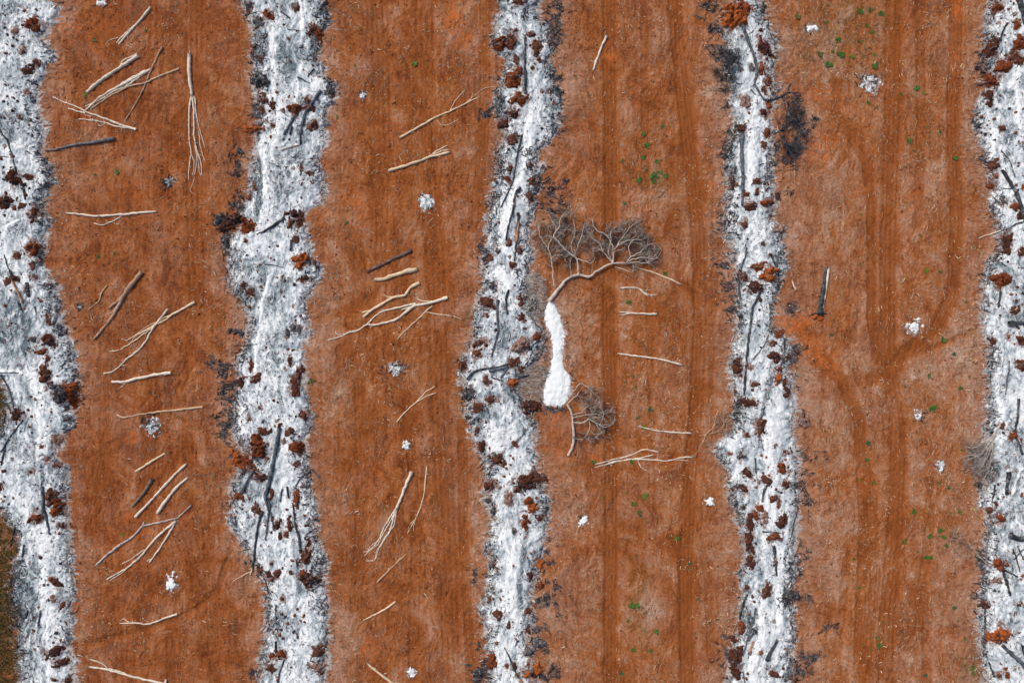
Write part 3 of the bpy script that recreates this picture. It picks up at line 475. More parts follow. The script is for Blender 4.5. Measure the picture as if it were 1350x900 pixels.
def empty(name, x, y, z=0.0):
    o = bpy.data.objects.new(name, None); o.empty_display_size = .3; COL.objects.link(o); o.location = W(x, y, z); return o

# ------------------------------------------------------------------ the setting: ground
V = np.stack([(PX - 675) * .1, (450 - PY) * .1, GH], -1).reshape(-1, 3)
idx = np.arange(NX * NY).reshape(NY, NX)
FG = np.stack([idx[1:, :-1], idx[1:, 1:], idx[:-1, 1:], idx[:-1, :-1]], -1).reshape(-1, 4)
ground = mesh_np('ground', V, FG, M_ground); tag(ground, kind='structure')
for nm, a in (('dark', dark), ('orange', orange), ('pale', pale), ('dust', dust), ('char', char), ('olive', olive), ('tone', tone), ('mauve', mauve), ('redd', redd)): put_attr(ground, nm, a)

def sheet(name, D, H, mat, sel, extra):
    ok = (D > -3.5) & sel
    f = ok[1:, :-1] & ok[1:, 1:] & ok[:-1, 1:] & ok[:-1, :-1] & ((D[1:, :-1] > -.8) | (D[1:, 1:] > -.8) | (D[:-1, 1:] > -.8) | (D[:-1, :-1] > -.8))
    F = FG.reshape(NY - 1, NX - 1, 4)[f]; used = np.unique(F); remap = np.zeros(NX * NY, np.int64); remap[used] = np.arange(len(used))
    Vv = np.stack([(PX.ravel()[used] - 675) * .1, (450 - PY.ravel()[used]) * .1, H.ravel()[used]], -1)
    o = mesh_np(name, Vv, remap[F], mat)
    for nm, a in extra: put_attr(o, nm, a.ravel()[used])
    return o
fx = PX + 38 * fbm(PX, PY, 40, 64, 3, 140); fy = PY + 34 * fbm(PX, PY, 40, 60, 3, 144)
flow = 1.3 * (.5 - 2 * np.abs(vn(fx, fy, 5, 30, 20))) + .9 * (.5 - 2 * np.abs(vn(fx + .6 * fy, fy - .6 * fx, 3.6, 26, 21))) + .8 * (.5 - 2 * np.abs(vn(fx - .45 * fy, fy + .45 * fx, 3, 20, 24))) + .7 * (.5 - 2 * np.abs(vn(fx, fy, 2.6, 9, 22))) + .5 * vn(PX, PY, 2.4, 3, 23)
stain = zeros()
for m_ in ML_ALL:
    stamp_ell(stain, m_[0], m_[1], m_[2] * 1.45 + 1, m_[3] * 1.45 + 1, .9, .7, .9, 60)
edge = np.exp(-np.clip(DCLEAN + 3 * vn(PX, PY, 10, 10, 80), 0, 200) / 8.0)
extra = [('grey', np.clip(grey + .12 + .45 * sst(char, .5, 1), 0, 1)), ('white', white), ('edge', edge), ('stain', stain), ('flow', flow)]
ROWLAB = ['widest row of white ash running down the left edge of the photo', 'second row of white ash from the left, between the log strewn lanes',
          'middle row of white ash left of the big fallen grey tree', 'fourth row of white ash from the left, left of the charred snag', 'rightmost row of white ash cut by the right edge of the photo']
for k in range(5):
    Dk = DROW[k] + edge_noise * .9
    o = sheet('ash_windrow', Dk, AH, M_ash, DROW[k] > -60, extra)
    tag(o, ROWLAB[k], 'ash row', 'long burnt windrows of white ash')
o = sheet('ash_trail', tsd2, TH, M_pure, tsd > -50, extra); tag(o, 'bottle shaped trail of pure white ash below the big fallen tree', 'ash trail')

# ------------------------------------------------------------------ small ash heaps
for i, (cx, cy, rx, ry, c, lb) in enumerate(HEAPS):
    sel = (np.abs(PX - cx) < rx * 2.2) & (np.abs(PY - cy) < ry * 2.2)
    sl_ = box(cx - rx * 2.3, cx + rx * 2.3, cy - ry * 2.3, cy + ry * 2.3)
    n = 30; u = np.linspace(-1.6, 1.6, n); U, Vq = np.meshgrid(u, u)
    X = cx + U * rx; Y = cy + Vq * ry
    d = .85 - np.hypot(U, Vq) + 1.0 * vn(X, Y, 4.5, 4.5, 90 + i) + .9 * vn(X, Y, 2.1, 2.1, 91 + i) - c * .25 + .8 * vn(X, Y, 1.3, 1.3, 92 + i) * (.4 + c)
    hole = .9 * (np.hypot(U, Vq) < .28) if 'ring' in lb else 0
    d = d - hole
    g_ = hza(X, Y); H = g_ + np.where(d > 0, .02 + .16 * (1 - np.exp(-d * 3)), np.clip(d, -1, 0) * .25)
    idn = np.arange(n * n).reshape(n, n); F = np.stack([idn[1:, :-1], idn[1:, 1:], idn[:-1, 1:], idn[:-1, :-1]], -1)
    keep = (d[1:, :-1] > -.35) | (d[1:, 1:] > -.35) | (d[:-1, 1:] > -.35) | (d[:-1, :-1] > -.35)
    Vv = np.stack([(X - 675) * .1, (450 - Y) * .1, H], -1).reshape(-1, 3)
    e_ = empty('ash_heap', cx, cy); tag(e_, lb, 'ash heap', 'burnt out spots on the cleared lanes')
    o = mesh_np('ash', Vv - np.array(e_.location), F[keep], M_ash, e_)
    put_attr(o, 'grey', np.clip(np.full(n * n, .25 + c * .6) + vn(X, Y, 4, 4, 93).ravel(), 0, 1)); put_attr(o, 'white', np.full(n * n, .5 * (1 - c))); put_attr(o, 'edge', np.full(n * n, .15 + c * .8))
    for q in range(int(5 + 22 * c * rx / 10)):
        a = random.uniform(0, 6.28); rr = random.uniform(.3, 1.25); x = cx + math.cos(a) * rr * rx; y = cy + math.sin(a) * rr * ry - (ry * .35 if 'dark top' in lb else 0); an = random.uniform(0, 3.14); L = random.uniform(.8, 2.6)
        mb = MB(); log_tube(mb, [(x - L * math.cos(an), y - L * math.sin(an)), (x + L * math.cos(an), y + L * math.sin(an))], random.uniform(.5, 1.4), .5, sides=5, jit=0)
        mb.build('charcoal_lump', M_char, e_, False)

# ------------------------------------------------------------------ naming by position along a row
ORD = ['first', 'second', 'third', 'fourth', 'fifth', 'sixth', 'seventh', 'eighth', 'ninth', 'tenth', 'eleventh', 'twelfth', 'thirteenth', 'fourteenth', 'fifteenth', 'sixteenth', 'seventeenth', 'eighteenth', 'nineteenth', 'twentieth']
ORD += ['twenty-' + s for s in ORD[:9]] + ['thirtieth'] + ['thirty-' + s for s in ORD[:9]]
def label_ranked(items):
    """items: list of dict(o, y, key, head, place). Same head+place are told apart by their order from the top."""
    b = {}
    for it in items: b.setdefault((it['head'], it['place']), []).append(it)
    for (hd, pl), L in b.items():
        L.sort(key=lambda q: q['y'])
        for i, it in enumerate(L):
            it['o']['label'] = ('%s %s' % (hd, pl)) if len(L) == 1 else ('%s %s, %s from top' % (hd, pl, ORD[i]))
def nearest_row(x, y):
    best = 0; bd = 1e9
    for k in range(5):
        a, b = row_edges(k, y); a = max(a, 0); b = min(b, 1350); d = max(a - x, x - b, 0)
        if d < bd: bd = d; best = k
    return best
def row_side(k, x, y):
    a, b = row_edges(k, y); a = max(a, 0); b = min(b, 1350); t = (x - a) / (b - a + 1e-6)
    return 'on left side of' if t < .36 else ('on right side of' if t > .64 else 'in centre of')
# ------------------------------------------------------------------ root mounds: x y rx ry tone
TONEW = {'d': 'dark brown', 'm': 'brown', 'r': 'rust red', 'o': 'orange red', 'p': 'pale pinkish', 'c': 'soot black', 'g': 'ashy grey'}
def dome(cx, cy, rx, ry, hgt, seed):
    n = int(np.clip(max(rx, ry) * 2.6, 12, 34)); u = np.linspace(-1.75, 1.75, n); U, Vq = np.meshgrid(u, u)
    th = (seed * 1.7) % 3.14; el = 1 + .25 * math.sin(seed * 2.3); m = min(rx, ry)
    Ur = (U * math.cos(th) + Vq * math.sin(th)) * el; Vr = (-U * math.sin(th) + Vq * math.cos(th)) / el
    X = cx + U * rx; Y = cy + Vq * ry
    d = 1.02 - np.hypot(Ur, Vr) + 1.1 * vn(X, Y, m * 1.1, m * 1.1, seed % 60) + .8 * vn(X, Y, m * .5 + 1, m * .5 + 1, (seed + 1) % 60) + .8 * vn(X, Y, 1.8, 1.8, (seed + 2) % 60)
    d[n // 2, n // 2] = max(d[n // 2, n // 2], .5); d = np.where(np.maximum(np.abs(U), np.abs(Vq)) > 1.7, -1, d)
    rough = 1 + 1.3 * vn(X, Y, 3.2, 3.2, seed % 50) + 1.0 * vn(X, Y, 1.6, 1.6, (seed + 5) % 50)
    H = hza(X, Y) + np.where(d > 0, .03 + hgt * (1 - np.exp(-2.6 * d)) * rough, np.clip(d, -1, 0) * .35)
    ok = (d[1:, :-1] > -.12) | (d[1:, 1:] > -.12) | (d[:-1, 1:] > -.12) | (d[:-1, :-1] > -.12)
    seen = np.zeros_like(ok); st = [(n // 2 - 1, n // 2 - 1)]
    while st:
        a, b = st.pop()
        if 0 <= a < n - 1 and 0 <= b < n - 1 and ok[a, b] and not seen[a, b]: seen[a, b] = True; st += [(a + 1, b), (a - 1, b), (a, b + 1), (a, b - 1)]
    idn = np.arange(n * n).reshape(n, n); F = np.stack([idn[1:, :-1], idn[1:, 1:], idn[:-1, 1:], idn[:-1, :-1]], -1)[seen]
    used = np.unique(F); rm = np.zeros(n * n, int); rm[used] = np.arange(len(used))
    return np.stack([(X - 675) * .1, (450 - Y) * .1, H], -1).reshape(-1, 3)[used], rm[F]
items = []
for q, (x, y, rx, ry, tn) in enumerate(ML):
    k = nearest_row(x, y); size = 'large' if rx * ry > 60 else ('middling' if rx * ry > 25 else 'small')
    h = .038 * min(rx, ry)
    if tn == 'o' or tn == 'r': h *= 1.15
    V_, F_ = dome(x, y, rx * .95, ry * .95, h * 1.3, q * 7 + 3)
    if rx * ry > 22:
        e_ = empty('root_mound', x, y)
        mesh_np('soil', V_ - np.array(e_.location), F_, M_s[tn], e_, smooth=False)
        nr = 2 if rx * ry < 50 else (3 if rx * ry < 110 else 7); a0 = random.uniform(0, 6.28)
        for r_i in range(nr):
            a = a0 + r_i * 6.28 / nr + random.uniform(-.4, .4); mb = MB()
            r0 = .25; r1 = random.uniform(.75, 1.15); a2 = a + random.uniform(-.5, .5)
            zz = hz(x, y) + h
            P = [W(x + math.cos(a) * rx * r0, y + math.sin(a) * ry * r0, zz + .02), W(x + math.cos((a + a2) / 2) * rx * .6, y + math.sin((a + a2) / 2) * ry * .6, zz * .9 + .1), W(x + math.cos(a2) * rx * r1, y + math.sin(a2) * ry * r1, hz(x + math.cos(a2) * rx * r1, y + math.sin(a2) * ry * r1) + .05)]
            mb.tube(P, np.array([.08, .055, .025]) * min(1.6, max(.7, rx / 7)), 5); mb.build('root', M_char if tn in 'dcg' else M_s['d'] if random.random() < .6 else M_smoke, e_)
    else:
        e_ = mesh_np('root_mound', V_ - np.array(W(x, y)), F_, M_s[tn], smooth=False); e_.location = W(x, y)
    tag(e_, 'x', 'root mound', 'root mounds scattered along the ash rows')
    items.append(dict(o=e_, y=y, head='%s %s root mound' % (size, TONEW[tn]), place='%s %s' % (row_side(k, x, y), ROWNAME[k])))
label_ranked(items)

# ------------------------------------------------------------------ charred logs in the rows: pts ; width start ; width end ; material key
MK = {'c': M_char, 'g': M_charg, 'o': M_orange, 't': M_cream, 'b': M_brown, 'w': M_pale}
B = """0 159,4 174,13 187,18 200,21 213,25 229;1.8;2.2;c|33 244,36 264;3;2;c|0 207,13 208;1.3;1;c|37 200,47 207;1.5;1;c|9 336,13 348,18 360,22 370;1.2;2.5;c|29 400,32 409;3;2;c|48 404,51 414;2;1.5;g|2 491,15 491,29 491;1.2;1;c|
2 493,10 505,16 520,21 540;1.6;2.6;g|8 545,5 560,8 573;1.5;1.8;c|33 553,18 573,5 595;1.5;2.2;c|0 525,10 534,17 542;1.5;1.5;g|59 640,60 660,60 678;3.5;4;g|62 672,66 690,69 703;3.5;2;g|34 717,31 738;2;2.4;c|57 802,54 822;2.2;2;c|40 802,37 813;2.2;1.8;c|
27 760,40 770;1.2;1;c|10 590,5 612;2.2;1.6;c|22 690,14 720;2;1.5;c|372 18,384 27;1.8;1.6;g|380 41,395 42,406 47;1.2;1;g|415 92,407 103;2.4;1.8;c|394 104,409 111;1.6;1.3;c|424 121,411 140,404 150,400 165,397 180;4.5;2.5;g|390 155,383 167,376 179;4;2.8;g|386 168,384 179;4;3;g|
398 180,397 192;2.5;2;c|377 288,358 301,340 310;4.5;1.8;c|386 317,384 331;3;2.2;c|350 349,362 350,375 353;1.4;1;c|371 563,366 590,360 620,356 640;5;5;g|356 640,352 655,357 672;4.5;3.5;g|355 655,360 680,363 698;3;1.6;g|357 672,354 692,352 710;3;1.8;g|
348 672,342 690,338 718,335 738,332 746;3.2;2.6;c|337 617,328 632,320 648;3.2;4;g|340 574,338 585;3.2;2.2;g|335 602,346 611;2.5;2;g|388 665,391 690,396 710,398 725;2.2;3.5;c|380 640,382 655;3.5;2.5;c|374 643,371 660;2.4;1.8;g|391 640,398 628,410 621;2.4;2;c|
411 618,422 630;2.6;1.8;g|365 795,365 820;1.6;2;c|365 843,365 858;2.5;3;c|376 867,370 885,367 903;1.8;2.2;c|350 765,354 780;1.4;1;c|305 488,283 474,262 462;.9;.6;c|300 494,285 487,272 484;1;.6;c|
692 48,692 75,692 100,693 125;2;3.6;c|688 180,683 200,681 210,679 225,675 243,668 258,660 275;2.6;1.6;c|675 195,681 202;1.6;1.2;c|690 194,682 203;1.6;1.2;c|686 248,679 258,677 275,673 290,669 305,667 318;3.4;2.2;c|684 285,682 300,680 322,678 345;3;2;c|
671 382,667 395,669 414;3;2.6;c|656 395,656 420,657 435,652 455,648 470;3.4;2.2;g|673 440,671 450;1.5;1.2;c|616 500,625 490,640 486,655 484,670 480;3;2.6;c|645 489,658 486,670 483;4;4;g|670 484,660 498;3;2;g|673 500,685 497,698 494;3;2.2;c|650 498,664 502;1.8;1.3;c|
679 485,680 498;1.5;1.2;g|710 448,700 458,694 465;2;1.5;c|665 851,672 865,678 880,683 890;1.6;2.6;c|710 886,722 897;2.6;3.4;c|685 642,692 652;2.2;1.6;g|714 540,727 553;1.4;1.2;g|700 478,712 470,716 462;1.4;1;c|
971 17,976 32,983 52,990 70,995 88,996 100,993 112,1000 124,1006 132,1013 133;4.6;3;g|1013 133,1028 128,1038 122,1040 115,1044 108;3;1.2;c|1038 123,1050 122,1056 124;1.8;1;c|988 120,995 127;1.8;1.4;g|1016 130,1016 118,1012 108;2.4;2;b|977 178,976 205,978 240,977 272;5.5;3.2;g|
1009 205,1010 225,1010 244;2;1.5;g|983 327,981 340,976 355;3;2.6;g|1014 335,1022 352;2.2;2;c|1025 332,1023 352;2;2;g|973 368,975 395;3.4;2.2;g|1024 360,1025 382;4;3;c|1003 380,996 395,990 410,988 430,985 450,982 480,981 500,980 520;3;3;c|991 474,1004 457,1012 441;1.8;1.4;g|
1034 448,1032 482;2;1.4;c|1006 536,1001 552;2.6;2.2;c|1002 578,1005 593;1.3;1;c|994 603,995 622;2.2;2;c|1014 630,1006 645,1003 660;3.4;2.6;c|1052 668,1045 695,1040 713;1.6;1.3;c|1003 699,1018 700,1032 702;1.7;1.2;c|1018 718,1020 735,1022 757;4;2.2;c|985 782,977 803,975 816;3;2.8;c|
995 800,990 825,984 842,978 862;2.6;2;g|995 828,985 843;3.4;2.4;c|1023 841,1015 855,1008 868;3.6;5.2;c|978 883,982 903;2;2;g|1058 866,1075 863,1090 864;1.4;1;c|1065 655,1066 690;.9;.7;c|1081 630,1080 668;.9;.7;c|1048 208,1047 262;1;.7;b|
1337 -8,1341 10,1346 27,1350 35;6.5;5.5;c|1325 33,1318 45,1316 56;3;2.4;c|1318 225,1328 242,1337 258,1343 275,1347 290;3.4;5.5;c|1317 200,1329 215,1335 235;1.6;1.3;g|1347 293,1336 296,1326 303,1318 304;2;1.6;c|1320 249,1333 250,1346 250;1.2;1;g|1318 378,1315 392,1313 405;3;2.6;c|
1326 427,1340 426,1358 425;7;5.5;c|1328 475,1325 500,1323 520;1.8;1.6;g|1310 455,1306 480,1305 505;1.3;1;c|1340 525,1339 540,1336 560,1335 573;3;2.4;c|1335 573,1340 585,1344 598;2.4;3;c|1326 621,1324 650;5;4;c|1328 704,1340 708,1360 707;8;7;c|1309 638,1306 662;2.4;1.8;c|
1319 750,1325 770,1328 783;3.8;3;c|1322 750,1337 758;2.6;2;c|1332 722,1337 735,1341 752;1.8;1.6;c|1347 721,1333 736;1.8;1.5;g|1338 718,1346 736;1.8;1.5;c|1297 795,1297 825,1297 852;2.2;2.6;c|1318 848,1335 864,1356 884;4.6;6.5;g|1344 848,1350 872;3.4;3.6;c|1303 872,1308 890;2.6;2.2;c"""
items = []
for s in B.replace('\n', '').split('|'):
    p, w0, w1, mk = s.split(';'); pts = [tuple(float(v) for v in a.split()) for a in p.split(',')]; w0 = float(w0); w1 = float(w1)
    L = sum(math.dist(a, b) for a, b in zip(pts[:-1], pts[1:])); wm = max(w0, w1)
    mid = pts[len(pts) // 2]; k = nearest_row(*mid)
    mb = MB(); e_ = empty('charred_log', *mid)
    tag(e_, 'x', 'charred log', 'charred logs lying in the ash rows')
    log_tube(mb, pts, w0, w1, jit=.5, knob=.22); mb.build('trunk', MK[mk], e_)
    if L > 22 and wm > 1.9:
        for q in range(2 if L < 50 else 4):
            P = smooth_pts(pts, 4); i = random.randrange(1, len(P) - 1); d = P[i] - P[i - 1]; a = math.atan2(d[1], d[0]) + random.choice([-1, 1]) * random.uniform(.5, 1.1); l = random.uniform(3, 8)
            mb = MB(); log_tube(mb, [tuple(P[i]), (P[i][0] + l * .6 * math.cos(a), P[i][1] + l * .6 * math.sin(a)), (P[i][0] + l * math.cos(a + .3), P[i][1] + l * math.sin(a + .3))], wm * .35, .4, jit=.1, sides=5, lift=wm * .02); mb.build('branch_stub', MK[mk], e_)
    head = '%s%s%s charred log' % ('long ' if L > 45 else ('short ' if L < 20 else ''), 'thick ' if wm >= 4 else ('thin ' if wm < 2.1 else 'slim '), {'c': 'black', 'g': 'blue grey', 'b': 'brown'}[mk])
    items.append(dict(o=e_, y=mid[1], head=head, place='%s %s' % (row_side(k, *mid), ROWNAME[k])))
label_ranked(items)
# split orange and pale pieces
def simple_log(name, label, cat, pts, w0, w1, mat, lift=0.03, group=None, **k):
    mid = pts[len(pts) // 2]; mb = MB(); log_tube(mb, pts, w0, w1, lift, **k); o = mb.build(name, mat, origin=W(*mid)); return tag(o, label, cat, group)
for pts, a, b, m, lb in [([(19,368),(24,378),(30,390),(34,400)],2.2,2.4,M_orange,'split orange branch in the leftmost ash row below a black twig'),
    ([(679,262),(678,274)],2,2,M_orange,'orange split piece on the black log of the middle ash row'),([(684,293),(682,305),(681,320)],2.4,4,M_orange,'long orange wood splinter in the middle ash row left of the big tree'),
    ([(683,889),(687,895),(692,904)],2.6,2.6,M_orange,'orange end of burnt wood at the foot of the middle ash row'),([(1019,724),(1020,737)],2,2.8,M_orange,'orange splinter on a thick log low in the fourth ash row'),
    ([(991,843),(989,850),(987,858)],1.6,2.4,M_orange,'orange splinter beside a black stick low in the fourth ash row'),([(1339,542),(1338,556)],1.4,1.4,M_orange,'upper thin orange splinter in the rightmost ash row'),
    ([(1337,579),(1341,590)],1.4,1.6,M_orange,'lower thin orange splinter in the rightmost ash row'),([(1318,378),(1316,389)],2.6,2.2,M_cream,'short cream peeled wood in the rightmost ash row at mid height'),
    ([(332,746),(332,752),(330,757)],2.6,2,M_cream,'pale stub at the lower end of a black log, second ash row'),([(331,753),(320,758),(308,765)],1.3,.8,M_cream,'thin cream twig poking left out of the second ash row'),
    ([(397,192),(386,195),(372,200)],1.5,1.2,M_brown,'brown twig in the upper half of the second ash row'),([(1318,304),(1304,309),(1290,314)],1.6,1.0,M_pale,'pale stick pointing left out of the rightmost ash row'),
    ([(1305,505),(1292,504),(1284,505),(1276,511)],.9,.7,M_brown,'thin pinkish twig left of the rightmost ash row'),([(1044,369),(1046,376),(1049,383)],2,2.2,M_pale,'small white chip of wood left of the charred snag'),
    ([(955,424),(970,427)],1.2,.8,M_cream,'upper pale twig beside the left edge of the fourth ash row'),([(970,447),(980,440)],1.0,.8,M_cream,'lower pale twig touching the left edge of the fourth ash row'),
    ([(76,7),(73,13)],1.6,1.4,M_orange,'orange chip beside the top of the leftmost ash row'),([(281,356),(285,364)],1.2,1,M_pale,'short pale twig left of the second ash row'),([(293,330),(294,345)],1.8,1.2,M_orange,'orange chip beside the left edge of the second ash row'),
    ([(964,838),(970,822),(974,808)],.8,.6,M_brown,'thin brown twig left of the fourth ash row')]:
    simple_log('wood_splinter', lb, 'wood piece', pts, a, b, m, .06, sides=6)

